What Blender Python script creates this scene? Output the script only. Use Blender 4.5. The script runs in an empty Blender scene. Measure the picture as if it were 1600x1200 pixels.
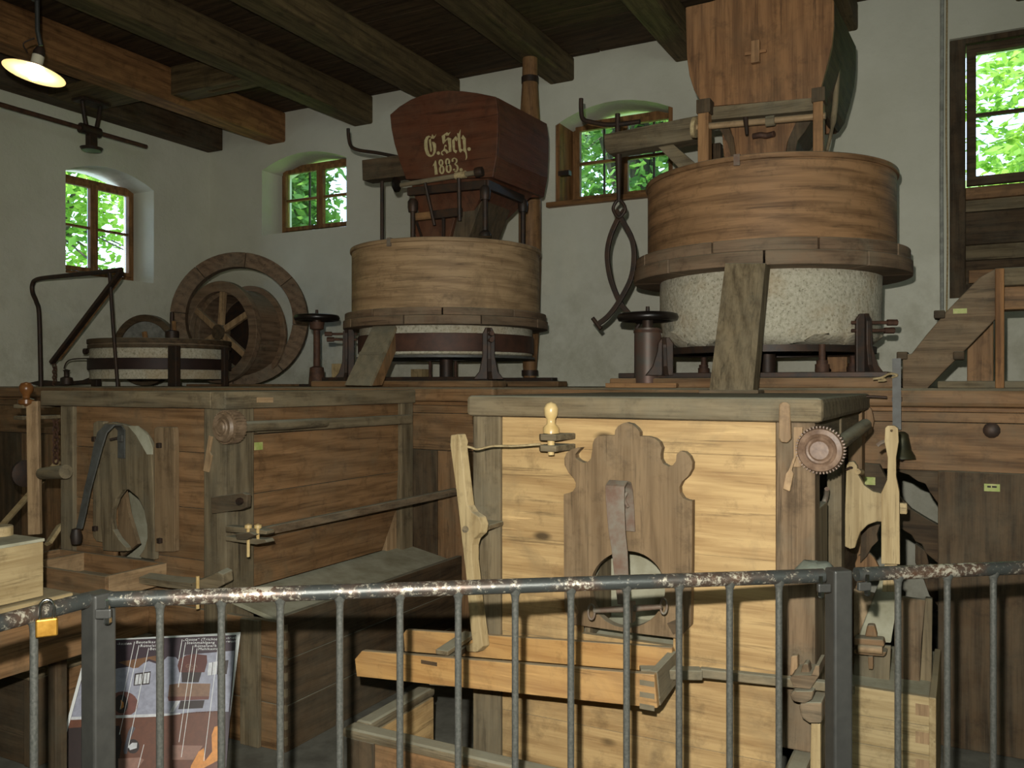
import bpy, bmesh, math, random
from mathutils import Vector, Matrix, geometry
random.seed(7)
R = math.radians
SC = bpy.context.scene
COL = SC.collection
# ------------------------------------------------------------------ camera, light, exposure
H = 1.6                      # eye height
F = 1350.0                   # focal length in pixels of the 1600 px wide frame
YAW = R(27.7)
cd = bpy.data.cameras.new('camera'); cam = bpy.data.objects.new('camera', cd); COL.objects.link(cam)
cam.location = (0, 0, H); cam.rotation_euler = (R(90), 0, YAW)
cd.sensor_width = 36; cd.lens = F / 1600 * 36; cd.clip_start = 0.05; cd.clip_end = 200
SC.camera = cam
SC.view_settings.view_transform = 'Standard'; SC.view_settings.look = 'None'
SC.view_settings.exposure = 0.0; SC.view_settings.gamma = 1.0
SC.view_settings.use_curve_mapping = False
world = bpy.data.worlds.new('world'); SC.world = world; world.use_nodes = True
wn = world.node_tree; wn.nodes.clear()
bg = wn.nodes.new('ShaderNodeBackground'); wo = wn.nodes.new('ShaderNodeOutputWorld')
sky = wn.nodes.new('ShaderNodeTexSky'); sky.sky_type = 'HOSEK_WILKIE'; sky.turbidity = 6
sky.sun_direction = Vector((-0.3, 0.35, 0.9)).normalized()
bg.inputs['Strength'].default_value = 18.0
wn.links.new(sky.outputs[0], bg.inputs[0]); wn.links.new(bg.outputs[0], wo.inputs[0])

def lamp(name, kind, loc, energy, color=(1, 1, 1), **kw):
    l = bpy.data.lights.new(name, kind); l.energy = energy; l.color = color
    for k, v in kw.items(): setattr(l, k, v)
    o = bpy.data.objects.new(name, l); COL.objects.link(o); o.location = loc
    return o
def aim(o, target):
    o.rotation_euler = (Vector(target) - o.location).to_track_quat('-Z', 'Y').to_euler()
sun = lamp('sun', 'SUN', (0, 0, 20), 9.0, (1, .96, .86), angle=R(1.5)); sun.rotation_euler = (R(24), R(-14), 0)
# the camera's own flash, a hand's breadth above the lens
cosY, sinY = math.cos(YAW), math.sin(YAW)
fl = lamp('camera_flash', 'SPOT', (-.05 * cosY, -.05 * sinY, H + .125), 450, (1, .965, .89),
          spot_size=R(104), spot_blend=.75, shadow_soft_size=.012)
aim(fl, (-sinY * 4, cosY * 4, H - .15))
# soft ambient fill lamp added behind the camera; the wall there is closed
am = lamp('fill_behind', 'AREA', (1.2, -1.2, 3.0), 46, (.86, 1.0, .93), shape='RECTANGLE', size=2.4, size_y=1.4)
aim(am, (-3, 5, 2.2))

# ------------------------------------------------------------------ pixel rays to room coordinates
def ray(px, py):
    t = (px - 800) / F; s = -(py - 600) / F
    return Vector((-sinY + cosY * t, cosY + sinY * t, s))
EYE = Vector((0, 0, H))
def PY(px, py, Y): r = ray(px, py); return EYE + r * (Y / r.y)
def PX(px, py, X): r = ray(px, py); return EYE + r * (X / r.x)
def PZ(px, py, z): r = ray(px, py); return EYE + r * ((z - H) / r.z)
def PD(px, py, d): return EYE + ray(px, py) * d
def CAMP(r, d, z): return Vector((-sinY * d + cosY * r, cosY * d + sinY * r, z))

# ------------------------------------------------------------------ materials
def lin(c):
    return tuple(((v / 255) / 12.92 if v / 255 <= .04045 else ((v / 255 + .055) / 1.055) ** 2.4) for v in c) + (1,)
class NT:
    def __init__(s, name):
        s.m = bpy.data.materials.new(name); s.m.use_nodes = True; s.t = s.m.node_tree; s.t.nodes.clear()
        s.out = s.n('ShaderNodeOutputMaterial'); s.b = s.n('ShaderNodeBsdfPrincipled'); s.l(s.b.outputs[0], s.out.inputs[0])
    def n(s, ty, **kw):
        x = s.t.nodes.new(ty)
        for k, v in kw.items(): setattr(x, k, v)
        return x
    def l(s, a, b): s.t.links.new(a, b)
    def ramp(s, src, stops, interp='LINEAR'):
        r = s.n('ShaderNodeValToRGB'); r.color_ramp.interpolation = interp
        e = r.color_ramp.elements
        while len(e) < len(stops): e.new(.5)
        for q, (p, c) in zip(e, stops): q.position = p; q.color = c if len(c) == 4 else tuple(c) + (1,)
        s.l(src, r.inputs[0]); return r.outputs[0]
    def noise(s, vec, scale, detail=4, rough=.55, dist=0):
        x = s.n('ShaderNodeTexNoise'); x.inputs['Scale'].default_value = scale; x.inputs['Detail'].default_value = detail
        x.inputs['Roughness'].default_value = rough; x.inputs['Distortion'].default_value = dist
        if vec is not None: s.l(vec, x.inputs['Vector'])
        return x.outputs[0]
    def mix(s, f, a, b, mode='MIX'):
        x = s.n('ShaderNodeMix', data_type='RGBA', blend_type=mode)
        if isinstance(f, (int, float)): x.inputs[0].default_value = f
        else: s.l(f, x.inputs[0])
        for i, v in ((6, a), (7, b)):
            if isinstance(v, tuple): x.inputs[i].default_value = v
            else: s.l(v, x.inputs[i])
        return x.outputs[2]
    def math(s, op, a, b=0.0, c=None):
        x = s.n('ShaderNodeMath', operation=op)
        for i, v in enumerate((a, b) if c is None else (a, b, c)):
            if isinstance(v, (int, float)): x.inputs[i].default_value = v
            else: s.l(v, x.inputs[i])
        return x.outputs[0]
    def coords(s, scale=(1, 1, 1), rnd=True):
        tc = s.n('ShaderNodeTexCoord'); mp = s.n('ShaderNodeMapping'); mp.inputs['Scale'].default_value = scale
        if rnd:
            oi = s.n('ShaderNodeObjectInfo'); v = s.n('ShaderNodeVectorMath', operation='SCALE')
            cb = s.n('ShaderNodeCombineXYZ')
            for i, k in enumerate((17.3, 9.1, 23.7)): s.l(s.math('MULTIPLY', oi.outputs['Random'], k), cb.inputs[i])
            ad = s.n('ShaderNodeVectorMath', operation='ADD'); s.l(tc.outputs['Object'], ad.inputs[0]); s.l(cb.outputs[0], ad.inputs[1])
            s.l(ad.outputs[0], mp.inputs[0]); s.rnd = oi.outputs['Random']
        else: s.l(tc.outputs['Object'], mp.inputs[0])
        return mp.outputs[0], tc.outputs['Object']
    def bump(s, src, strength, dist=.01):
        x = s.n('ShaderNodeBump'); x.inputs['Strength'].default_value = strength; x.inputs['Distance'].default_value = dist
        s.l(src, x.inputs['Height']); s.l(x.outputs[0], s.b.inputs['Normal'])
WOODS = {   # light, dark, stain, dust, knots, roughness
    'pine': ((202, 160, 106), (162, 119, 72), (152, 122, 84), .10, 1, .62),
    'pine_orange': ((200, 144, 80), (166, 108, 54), (166, 116, 66), .25, 1, .55),
    'pale': ((188, 160, 116), (152, 122, 80), (162, 134, 94), .05, .3, .6),
    'grey': ((134, 114, 86), (84, 68, 48), (108, 98, 78), .45, .3, .8),
    'greyred': ((132, 104, 78), (86, 64, 45), (110, 94, 74), .4, .3, .8),
    'brown': ((150, 104, 66), (100, 66, 38), (122, 96, 68), .26, .5, .65),
    'darkbrown': ((92, 68, 46), (54, 39, 25), (66, 56, 42), .3, .4, .75),
    'fret': ((138, 108, 78), (106, 80, 55), (134, 110, 84), .14, 0, .7),
    'tub': ((180, 142, 104), (132, 98, 68), (126, 98, 70), .1, .5, .6),
    'tubred': ((160, 112, 74), (108, 72, 45), (112, 78, 50), .12, .5, .6),
    'ring': ((136, 104, 80), (92, 69, 52), (126, 108, 88), .3, .2, .7),
    'paintred': ((104, 50, 30), (78, 36, 22), (100, 54, 34), .15, .1, .5),
    'hopper': ((156, 102, 62), (106, 66, 40), (112, 76, 48), .1, .7, .55),
    'beam': ((112, 90, 58), (68, 52, 32), (84, 70, 48), .0, .6, .75),
    'beamred': ((172, 112, 62), (112, 68, 36), (124, 80, 46), .0, .6, .7),
    'ceil': ((86, 62, 40), (50, 35, 22), (72, 58, 40), .0, .4, .8),
    'window': ((160, 104, 58), (104, 64, 34), (94, 66, 40), .0, .3, .55),
    'shaft': ((160, 110, 68), (114, 74, 44), (100, 70, 46), .0, .3, .6),
}
_m = {}
def W(kind, ax='x'):
    key = kind + ax
    if key in _m: return _m[key]
    c1, c2, c3, dust, knots, rough = WOODS[kind]
    s = NT('wood_%s_%s' % (kind, ax))
    i = 'xyzc'.index(ax)
    along = (0, 1) if i == 3 else (i,)
    sc = [9.0] * 3
    for q in along: sc[q] = .9
    v, raw = s.coords(tuple(sc))
    g = s.noise(v, 2.2, 5, .6, 1.2)                          # broad growth bands
    sc2 = [130.0] * 3
    for q in along: sc2[q] = 3.0
    mp2 = s.n('ShaderNodeMapping'); mp2.inputs['Scale'].default_value = sc2; s.l(raw, mp2.inputs[0])
    fine = s.noise(mp2.outputs[0], 1.0, 3, .6)
    wv = s.n('ShaderNodeTexWave', wave_type='BANDS', bands_direction='DIAGONAL')
    wv.inputs['Scale'].default_value = .8; wv.inputs['Distortion'].default_value = 5; wv.inputs['Detail'].default_value = 3
    wv.inputs['Detail Scale'].default_value = 1.4; s.l(v, wv.inputs['Vector'])
    f = s.math('ADD', s.math('MULTIPLY', g, .60), s.math('MULTIPLY', fine, .36))
    f = s.math('ADD', f, s.math('MULTIPLY', wv.outputs['Fac'], .13))
    col = s.ramp(f, [(.36, lin(c2)), (.64, lin(c1))])
    # worn stains
    st = s.noise(raw, 3.1, 6, .68, .6)
    col = s.mix(s.ramp(st, [(.5, (0, 0, 0)), (.68, (.75, .75, .75))]), col, lin(c3))
    st2 = s.noise(raw, 11, 5, .7)
    col = s.mix(s.ramp(st2, [(.3, (.45, .45, .45)), (.46, (0, 0, 0))]), col, lin(tuple(q * .62 for q in c2)))
    # knots
    if knots:
        vs = [5.5] * 3
        for q in along: vs[q] = 2.6
        mp3 = s.n('ShaderNodeMapping'); mp3.inputs['Scale'].default_value = vs; s.l(raw, mp3.inputs[0])
        vo = s.n('ShaderNodeTexVoronoi'); vo.inputs['Scale'].default_value = 1.0; s.l(mp3.outputs[0], vo.inputs['Vector'])
        kd = s.ramp(vo.outputs['Distance'], [(.05, (.85 * min(1, knots),) * 3), (.12, (0, 0, 0))])
        col = s.mix(kd, col, lin(tuple(q * .38 for q in c2)))
    # each piece its own tone
    # scratches and rubbed streaks along the grain
    sc4 = [34.0] * 3
    for q in along: sc4[q] = 1.6
    mp4 = s.n('ShaderNodeMapping'); mp4.inputs['Scale'].default_value = sc4; s.l(raw, mp4.inputs[0])
    sk = s.noise(mp4.outputs[0], 1.0, 6, .72, .4)
    blot = s.noise(raw, 1.7, 5, .7)
    col = s.mix(s.ramp(sk, [(.33, (.7, .7, .7)), (.43, (0, 0, 0))]), col, lin(tuple(q * .66 for q in c2)))
    col = s.mix(s.math('MULTIPLY', s.ramp(sk, [(.60, (0, 0, 0)), (.72, (.75, .75, .75))]), s.ramp(blot, [(.45, (0, 0, 0)), (.6, (1, 1, 1))])), col, lin(tuple(min(255, q * 1.18 + 8) for q in c1)))
    hs = s.n('ShaderNodeHueSaturation'); s.l(col, hs.inputs['Color']); hs.inputs['Saturation'].default_value = .92; hs.inputs['Hue'].default_value = .512
    s.l(s.math('ADD', s.math('MULTIPLY', s.rnd, .08 if kind == 'pine' else .22), .87 if kind == 'pine' else .79), hs.inputs['Value']); col = hs.outputs[0]
    # flour dust lying on what faces up
    ge = s.n('ShaderNodeNewGeometry'); sx = s.n('ShaderNodeSeparateXYZ'); s.l(ge.outputs['Normal'], sx.inputs[0])
    up = s.ramp(sx.outputs['Z'], [(.35, (0, 0, 0)), (.9, (1, 1, 1))])
    dn = s.ramp(s.noise(raw, 7, 5, .7), [(.25, (.5, .5, .5)), (.6, (1, 1, 1))])
    if dust:
        upf = s.math('MULTIPLY', s.math('MULTIPLY', up, dn), min(1, .5 + dust))
        film = s.math('MULTIPLY', s.ramp(s.noise(raw, 2.3, 6, .7), [(.42, (0, 0, 0)), (.72, (1, 1, 1))]), dust * .8)
        col = s.mix(film, col, lin((138, 132, 112)))
        col = s.mix(upf, col, lin((150, 148, 128)))
    s.l(col, s.b.inputs['Base Color']); s.b.inputs['Roughness'].default_value = rough
    s.b.inputs['Specular IOR Level'].default_value = .25
    s.bump(s.math('ADD', fine, s.math('MULTIPLY', g, 1.5)), .28, .003)
    _m[key] = s.m; return s.m
def plain(name, c, rough=.6, metal=0.0, c2=None, scale=14, bump=.2, spec=.5, rnd=False):
    if name in _m: return _m[name]
    s = NT(name); v, raw = s.coords((1, 1, 1), rnd)
    n = s.noise(v, scale, 6, .65)
    s.l(s.ramp(n, [(.35, lin(c)), (.66, lin(c2 or tuple(q * .72 for q in c)))]), s.b.inputs['Base Color'])
    s.b.inputs['Roughness'].default_value = rough; s.b.inputs['Metallic'].default_value = metal
    s.b.inputs['Specular IOR Level'].default_value = spec
    if bump: s.bump(n, bump, .004)
    _m[name] = s.m; return s.m
IRON = plain('dark_iron', (46, 42, 38), .55, .35, (70, 50, 36), 18)
RUST = plain('rusty_iron', (96, 66, 48), .7, .25, (62, 44, 34), 22)
STRAP = plain('strap_iron', (124, 118, 104), .6, .05, (112, 88, 72), 20)
STRAPD = plain('strap_iron_dark', (92, 94, 90), .55, .1, (72, 70, 64), 16)
POSTM = plain('post_paint', (62, 62, 58), .42, .15, (54, 54, 51), 30, .05)
BARM = plain('bar_steel', (72, 74, 69), .36, .35, (98, 98, 92), 160, .25)
BLACKW = plain('black_wheel', (34, 27, 23), .35, .2, (22, 18, 16), 10, .1)
DUSTM = plain('flour_dust', (178, 176, 154), .95, 0, (146, 142, 118), 6, .4, .1)
PAPER = plain('white_paper', (246, 249, 246), .4, 0, (226, 230, 226), 3, 0)
PAINTW = plain('cream_lettering', (190, 178, 132), .7, 0, (160, 146, 104), 60, .1)
BRASS = plain('brass', (196, 150, 66), .35, .85, (158, 116, 44), 30, .05)
CHROME = plain('chrome', (220, 224, 224), .15, 1, (200, 204, 204), 10, 0)
BRONZE = plain('bronze', (74, 70, 48), .45, .6, (52, 52, 38), 20, .1)
TAG = plain('yellow_tag', (186, 184, 120), .6, 0, (150, 168, 80), 30, 0)
INK = plain('dark_ink', (38, 34, 22), .7, 0, (44, 38, 26), 30, 0)
TURN = plain('turned_wood', (136, 112, 92), .4, 0, (94, 72, 56), 30, .15)
TURNP = plain('pale_turned_wood', (222, 196, 140), .3, 0, (196, 164, 104), 12, .05)
ROPE = plain('rope', (186, 168, 126), .9, 0, (140, 120, 84), 60, .4)
CLOTH = plain('grey_cloth', (128, 134, 122), .95, 0, (104, 110, 98), 9, .4, .1)
# railing tube: dark paint worn to bright metal
s = NT('worn_railing'); v, raw = s.coords((1, 1, 1), False)
n1 = s.noise(raw, 75, 9, .8); n2 = s.noise(raw, 6, 4, .6)
wear = s.ramp(s.math('ADD', s.math('MULTIPLY', n1, .7), s.math('MULTIPLY', n2, .42)), [(.585, (0, 0, 0)), (.63, (1, 1, 1))])
col = s.mix(wear, s.ramp(n2, [(.45, lin((66, 69, 66))), (.62, lin((92, 68, 52)))]), lin((176, 170, 152)))
s.l(col, s.b.inputs['Base Color']); s.b.inputs['Metallic'].default_value = .45; s.b.inputs['Roughness'].default_value = .33
s.bump(n1, .3, .003); RAILM = s.m
# plaster
s = NT('plaster'); v, raw = s.coords((1, 1, 1), False)
a = s.noise(raw, 1.1, 6, .6); b_ = s.noise(raw, 14, 6, .6)
c = s.ramp(a, [(.3, lin((204, 203, 184))), (.7, lin((222, 221, 204)))])
sxz = s.n('ShaderNodeSeparateXYZ'); s.l(raw, sxz.inputs[0])
low = s.ramp(s.math('ADD', sxz.outputs['Z'], s.math('MULTIPLY', a, 1.0)), [(.0, (.55,) * 3), (1.0, (0,) * 3)])
ms = s.n('ShaderNodeMapRange'); ms.inputs[1].default_value = 1.5; ms.inputs[2].default_value = 2.7; ms.inputs[3].default_value = 1; ms.inputs[4].default_value = 0
s.l(s.math('ADD', sxz.outputs['Z'], s.math('MULTIPLY', a, -.6)), ms.inputs[0])
damp = s.math('MULTIPLY', s.math('MULTIPLY', ms.outputs[0], s.ramp(s.noise(raw, 3.5, 6, .7), [(.45, (0,) * 3), (.7, (1,) * 3)])), .5)
c = s.mix(damp, c, lin((150, 146, 118)))
spk = s.ramp(s.noise(raw, 40, 3, .5), [(.2, (.5,) * 3), (.27, (0,) * 3)])
c = s.mix(spk, c, lin((150, 146, 130)))
s.l(c, s.b.inputs['Base Color']); s.b.inputs['Roughness'].default_value = .95; s.b.inputs['Specular IOR Level'].default_value = .1
s.bump(s.math('ADD', s.math('MULTIPLY', a, 3), s.math('MULTIPLY', b_, .6)), .5, .02); PLASTER = s.m
# millstone
s = NT('millstone'); v, raw = s.coords((1, 1, 1), False)
vo = s.n('ShaderNodeTexVoronoi'); vo.inputs['Scale'].default_value = 45; s.l(raw, vo.inputs['Vector'])
a = s.noise(raw, 60, 6, .7); b_ = s.noise(raw, 3, 4, .6)
c = s.ramp(a, [(.30, lin((126, 120, 100))), (.46, lin((180, 174, 152))), (.7, lin((206, 200, 180)))])
c = s.mix(s.ramp(vo.outputs['Distance'], [(.06, (.9,) * 3), (.18, (0,) * 3)]), c, lin((86, 80, 64)))
c = s.mix(s.ramp(b_, [(.52, (0,) * 3), (.7, (.6,) * 3)]), c, lin((166, 142, 106)))
s.l(c, s.b.inputs['Base Color']); s.b.inputs['Roughness'].default_value = .95
s.bump(s.math('ADD', a, s.math('MULTIPLY', vo.outputs['Distance'], .8)), .5, .007); STONE = s.m
# glass that lets the light through
s = NT('window_glass'); tr = s.n('ShaderNodeBsdfTransparent'); gl = s.n('ShaderNodeBsdfGlossy'); gl.inputs['Roughness'].default_value = .03
fr = s.n('ShaderNodeFresnel'); fr.inputs[0].default_value = 1.35; mx = s.n('ShaderNodeMixShader')
tr.inputs[0].default_value = (.93, .96, .93, 1)
s.l(fr.outputs[0], mx.inputs[0]); s.l(tr.outputs[0], mx.inputs[1]); s.l(gl.outputs[0], mx.inputs[2]); s.l(mx.outputs[0], s.out.inputs[0]); GLASS = s.m
# leaves
def leafmat(name, c1, c2, tr_=.5):
    s = NT(name); v, raw = s.coords((1, 1, 1), False)
    c = s.ramp(s.noise(raw, 1.6, 4, .6), [(.35, lin(c2)), (.62, lin(c1))])
    s.l(c, s.b.inputs['Base Color']); s.b.inputs['Roughness'].default_value = .5
    t = s.n('ShaderNodeBsdfTranslucent'); s.l(c, t.inputs[0]); m = s.n('ShaderNodeMixShader'); m.inputs[0].default_value = tr_
    s.l(s.b.outputs[0], m.inputs[1]); s.l(t.outputs[0], m.inputs[2]); s.l(m.outputs[0], s.out.inputs[0]); return s.m
LEAF1 = leafmat('leaf_bright', (176, 210, 92), (110, 160, 48))
LEAF2 = leafmat('leaf_mid', (130, 168, 84), (70, 104, 44))
GRASS = leafmat('meadow_grass', (150, 196, 84), (104, 152, 54), .1)
BARK = plain('bark', (96, 84, 66), .9, 0, (62, 54, 42), 8, .6)

# ------------------------------------------------------------------ mesh builder
class B:
    def __init__(s): s.v = []; s.f = []; s.mi = []; s.cur = 0
    def add(s, vs, fs):
        n = len(s.v); s.v += [Vector(q) for q in vs]
        for f in fs: s.f.append([n + i for i in f]); s.mi.append(s.cur)
        return s
    def box(s, a, b):
        x0, y0, z0 = a; x1, y1, z1 = b
        return s.add([(x0, y0, z0), (x1, y0, z0), (x1, y1, z0), (x0, y1, z0), (x0, y0, z1), (x1, y0, z1), (x1, y1, z1), (x0, y1, z1)],
                     [(0, 3, 2, 1), (4, 5, 6, 7), (0, 1, 5, 4), (1, 2, 6, 5), (2, 3, 7, 6), (3, 0, 4, 7)])
    def bar(s, p, q, w, h, up=(0, 0, 1), w2=None, h2=None):
        p = Vector(p); q = Vector(q); d = (q - p).normalized(); up = Vector(up)
        sd = d.cross(up).normalized(); u = sd.cross(d).normalized()
        vs = []
        for c, ww, hh in ((p, w, h), (q, w2 or w, h2 or h)):
            for a, b in ((-1, -1), (1, -1), (1, 1), (-1, 1)): vs.append(c + sd * a * ww / 2 + u * b * hh / 2)
        return s.add(vs, [(0, 1, 2, 3), (7, 6, 5, 4), (0, 4, 5, 1), (1, 5, 6, 2), (2, 6, 7, 3), (3, 7, 4, 0)])
    def prism(s, loops, vec):
        """polygon (first loop) with holes (other loops), extruded by vec"""
        if not isinstance(loops[0], (list, tuple)): loops = [loops]
        if isinstance(loops[0][0], (int, float)): loops = [loops]
        L = [[Vector(p) for p in lp] for lp in loops]; vec = Vector(vec)
        flat = [p for lp in L for p in lp]; n = len(flat)
        tris = geometry.tessellate_polygon(L)
        fs = []
        for t in tris:
            a, b, c = t
            nn = (flat[b] - flat[a]).cross(flat[c] - flat[a])
            if nn.dot(vec) > 0: a, b, c = a, c, b
            fs.append((a, b, c)); fs.append((n + a, n + c, n + b))
        k = 0
        for li, lp in enumerate(L):
            m = len(lp)
            for i in range(m): fs.append((k + i, k + (i + 1) % m, n + k + (i + 1) % m, n + k + i))
            k += m
        s.add(flat + [p + vec for p in flat], fs); return s
    def tube(s, pts, r, n=10, closed=False, caps=True, r2=None):
        P = [Vector(p) for p in pts]; m = len(P); base = len(s.v); prev = None
        rs = r if isinstance(r, (list, tuple)) else [r] * m
        for i, p in enumerate(P):
            if closed: d = (P[(i + 1) % m] - P[i - 1]).normalized()
            else: d = (P[min(i + 1, m - 1)] - P[max(i - 1, 0)]).normalized()
            if prev is None:
                a = d.orthogonal().normalized()
            else: a = (prev - d * prev.dot(d)).normalized()
            prev = a; b = d.cross(a)
            for k in range(n):
                th = 2 * math.pi * k / n; s.v.append(p + (a * math.cos(th) + b * math.sin(th) * (r2 or 1)) * rs[i])
        for i in range(m if closed else m - 1):
            j = (i + 1) % m
            for k in range(n):
                q = (k + 1) % n
                s.f.append([base + i * n + k, base + i * n + q, base + j * n + q, base + j * n + k]); s.mi.append(s.cur)
        if caps and not closed:
            s.f.append([base + k for k in reversed(range(n))]); s.mi.append(s.cur)
            s.f.append([base + (m - 1) * n + k for k in range(n)]); s.mi.append(s.cur)
        return s
    def lathe(s, c, prof, n=48, axis=(0, 0, 1), jit=0, closed=False):
        c = Vector(c); ax = Vector(axis).normalized(); a = ax.orthogonal().normalized(); b = ax.cross(a); base = len(s.v); m = len(prof)
        for (r, z) in prof:
            for k in range(n):
                th = 2 * math.pi * k / n; rr = r + (random.uniform(-jit, jit) if jit else 0)
                s.v.append(c + ax * (z + (random.uniform(-jit, jit) if jit else 0)) + (a * math.cos(th) + b * math.sin(th)) * rr)
        for i in range(m if closed else m - 1):
            j = (i + 1) % m
            for k in range(n):
                q = (k + 1) % n
                s.f.append([base + i * n + k, base + i * n + q, base + j * n + q, base + j * n + k]); s.mi.append(s.cur)
        if not closed:
            if prof[0][0] > 1e-5: s.f.append([base + k for k in reversed(range(n))]); s.mi.append(s.cur)
            if prof[-1][0] > 1e-5: s.f.append([base + (m - 1) * n + k for k in range(n)]); s.mi.append(s.cur)
        return s
    def band(s, c, r0, r1, z0, z1, n=64, axis=(0, 0, 1)):
        return s.lathe(c, [(r1, z0), (r1, z1), (r0, z1), (r0, z0)], n, axis, closed=True)
def curve(pts, steps=6, closed=False):
    P = [Vector(p) for p in pts]; out = []; m = len(P)
    for i in range(m if closed else m - 1):
        p0 = P[(i - 1) % m] if closed or i > 0 else P[0]; p1 = P[i]; p2 = P[(i + 1) % m]
        p3 = P[(i + 2) % m] if closed or i + 2 < m else P[-1]
        for k in range(steps):
            t = k / steps
            out.append(.5 * ((2 * p1) + (p2 - p0) * t + (2 * p0 - 5 * p1 + 4 * p2 - p3) * t * t + (3 * p1 - p0 - 3 * p2 + p3) * t ** 3))
    if not closed: out.append(P[-1])
    return out
def org(o):
    v = Vector((0, 0, 0))
    while o is not None: v += o.location; o = o.parent
    return v
def mk(name, b, mat, parent=None, bevel=0.0, smooth=None, at=None, kind=None, label=None, mods=None):
    me = bpy.data.meshes.new(name)
    o = bpy.data.objects.new(name, me); COL.objects.link(o)
    if parent is not None:
        o.parent = parent; off = org(parent)
        if at is not None: o.location = Vector(at) - off; off = Vector(at)
    else:
        off = Vector(at) if at is not None else Vector((0, 0, 0)); o.location = off
    me.from_pydata([tuple(v - off) for v in b.v], [], b.f)
    mats = mat if isinstance(mat, (list, tuple)) else [mat]
    for q in mats: me.materials.append(q)
    if len(mats) > 1: me.polygons.foreach_set('material_index', b.mi)
    bm = bmesh.new(); bm.from_mesh(me); bmesh.ops.recalc_face_normals(bm, faces=bm.faces); bm.to_mesh(me); bm.free()
    if smooth is not None:
        me.polygons.foreach_set('use_smooth', [True] * len(me.polygons)); me.set_sharp_from_angle(angle=R(smooth))
    if bevel:
        m = o.modifiers.new('bevel', 'BEVEL'); m.width = bevel; m.segments = 2; m.limit_method = 'ANGLE'; m.angle_limit = R(40)
    me.update()
    if kind: o['kind'] = kind
    if label: o['label'] = label
    return o
def tag(o, label, cat, group=None):
    o['label'] = label; o['category'] = cat
    if group: o['group'] = group
    return o
def thing(name, label, cat, loc=(0, 0, 0), group=None):
    o = bpy.data.objects.new(name, None); COL.objects.link(o); o.location = loc; o.empty_display_size = .1
    return tag(o, label, cat, group)
def dup(o, loc, label=None):
    def rec(a, par):
        c = a.copy(); COL.objects.link(c); c.parent = par
        for ch in a.children: rec(ch, c)
        return c
    r = rec(o, None); r.location = loc
    if label: r['label'] = label
    return r
def pY(pts, Y): return [PY(x, y, Y) for x, y in pts]
def ell(cx, cy, rx, ry, n=28, a0=0): return [(cx + rx * math.cos(2 * math.pi * k / n + a0), cy + ry * math.sin(2 * math.pi * k / n + a0)) for k in range(n)]
def text_mesh(body, size, ex=.0008, spacing=1.0):
    cu = bpy.data.curves.new('text', 'FONT'); cu.body = body; cu.size = size; cu.extrude = ex; cu.resolution_u = 3; cu.space_character = spacing
    t = bpy.data.objects.new('text', cu); COL.objects.link(t)
    dg = bpy.context.evaluated_depsgraph_get(); me = bpy.data.meshes.new_from_object(t.evaluated_get(dg))
    bpy.data.objects.remove(t); vs = [v.co.copy() for v in me.vertices]; fs = [list(p.vertices) for p in me.polygons]
    bpy.data.meshes.remove(me); return vs, fs

# ------------------------------------------------------------------ room shell
WY, WX, CZ = 6.8, -7.29, 4.40
def arch(x0, x1, z0, zs, zc, n=9):
    pts = [(x0, z0), (x1, z0)]
    for k in range(n + 1):
        t = k / n; x = x1 + (x0 - x1) * t; pts.append((x, zs + (zc - zs) * (1 - (2 * t - 1) ** 2)))
    return pts
openB = [arch(-6.53, -5.42, 3.16, 3.84, 3.96), arch(-3.147, -2.10, 3.13, 3.84, 3.97), [(-.10, 2.20), (1.2, 2.20), (1.2, 4.02), (-.10, 4.02)]]
b = B().prism([[Vector((x, WY, z)) for x, z in lp] for lp in [[(WX - .45, -.02), (2.9, -.02), (2.9, 4.9), (WX - .45, 4.9)]] + openB], (0, .45, 0))
mk('wall_back', b, PLASTER, kind='structure')
openL = [(y, z) for y, z in arch(5.10, 6.07, 2.62, 3.56, 3.68)]
b = B().prism([[Vector((WX, y, z)) for y, z in lp] for lp in [[(-1.9, -.02), (WY, -.02), (WY, 4.9), (-1.9, 4.9)], openL]], (-.45, 0, 0))
mk('wall_left', b, PLASTER, kind='structure')
mk('wall_right', B().box((2.6, -1.6, 0), (2.9, WY, 4.9)), PLASTER, kind='structure')
mk('wall_front', B().box((WX, -1.9, 0), (2.9, -1.6, 4.9)), PLASTER, kind='structure')
FLOORM = plain('stone_floor', (120, 120, 108), .9, 0, (88, 86, 76), 5, .4)
fl_ = mk('floor', B().box((WX, -1.6, -.12), (2.6, WY, -.001)), FLOORM, kind='structure')
# ceiling: boards over beams that run to the back wall
ceil = thing('ceiling', 'x', 'x', (WX, -1.6, CZ)); del ceil['label']; del ceil['category']; ceil['kind'] = 'structure'
mk('roof_deck', B().box((WX, -1.6, CZ + .05), (2.6, WY, CZ + .3)), W('ceil', 'x'), ceil)
y = -1.6; k = 0
while y < WY - .02:
    w = random.uniform(.2, .29); y1 = min(y + w, WY)
    z = CZ + random.uniform(-.006, .006)
    if k % 3 == 1 and y > 1: 
        xs = random.uniform(-4.2, -2)
        mk('plank', B().box((WX, y + .004, z), (xs, y1 - .004, CZ + .05)), W('ceil', 'x'), ceil, .003)
        mk('plank', B().box((xs + .006, y + .004, z + .004), (2.6, y1 - .004, CZ + .05)), W('ceil', 'x'), ceil, .003)
    else: mk('plank', B().box((WX, y + .004, z), (2.6, y1 - .004, CZ + .05)), W('ceil', 'x'), ceil, .003)
    y = y1; k += 1
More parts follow.
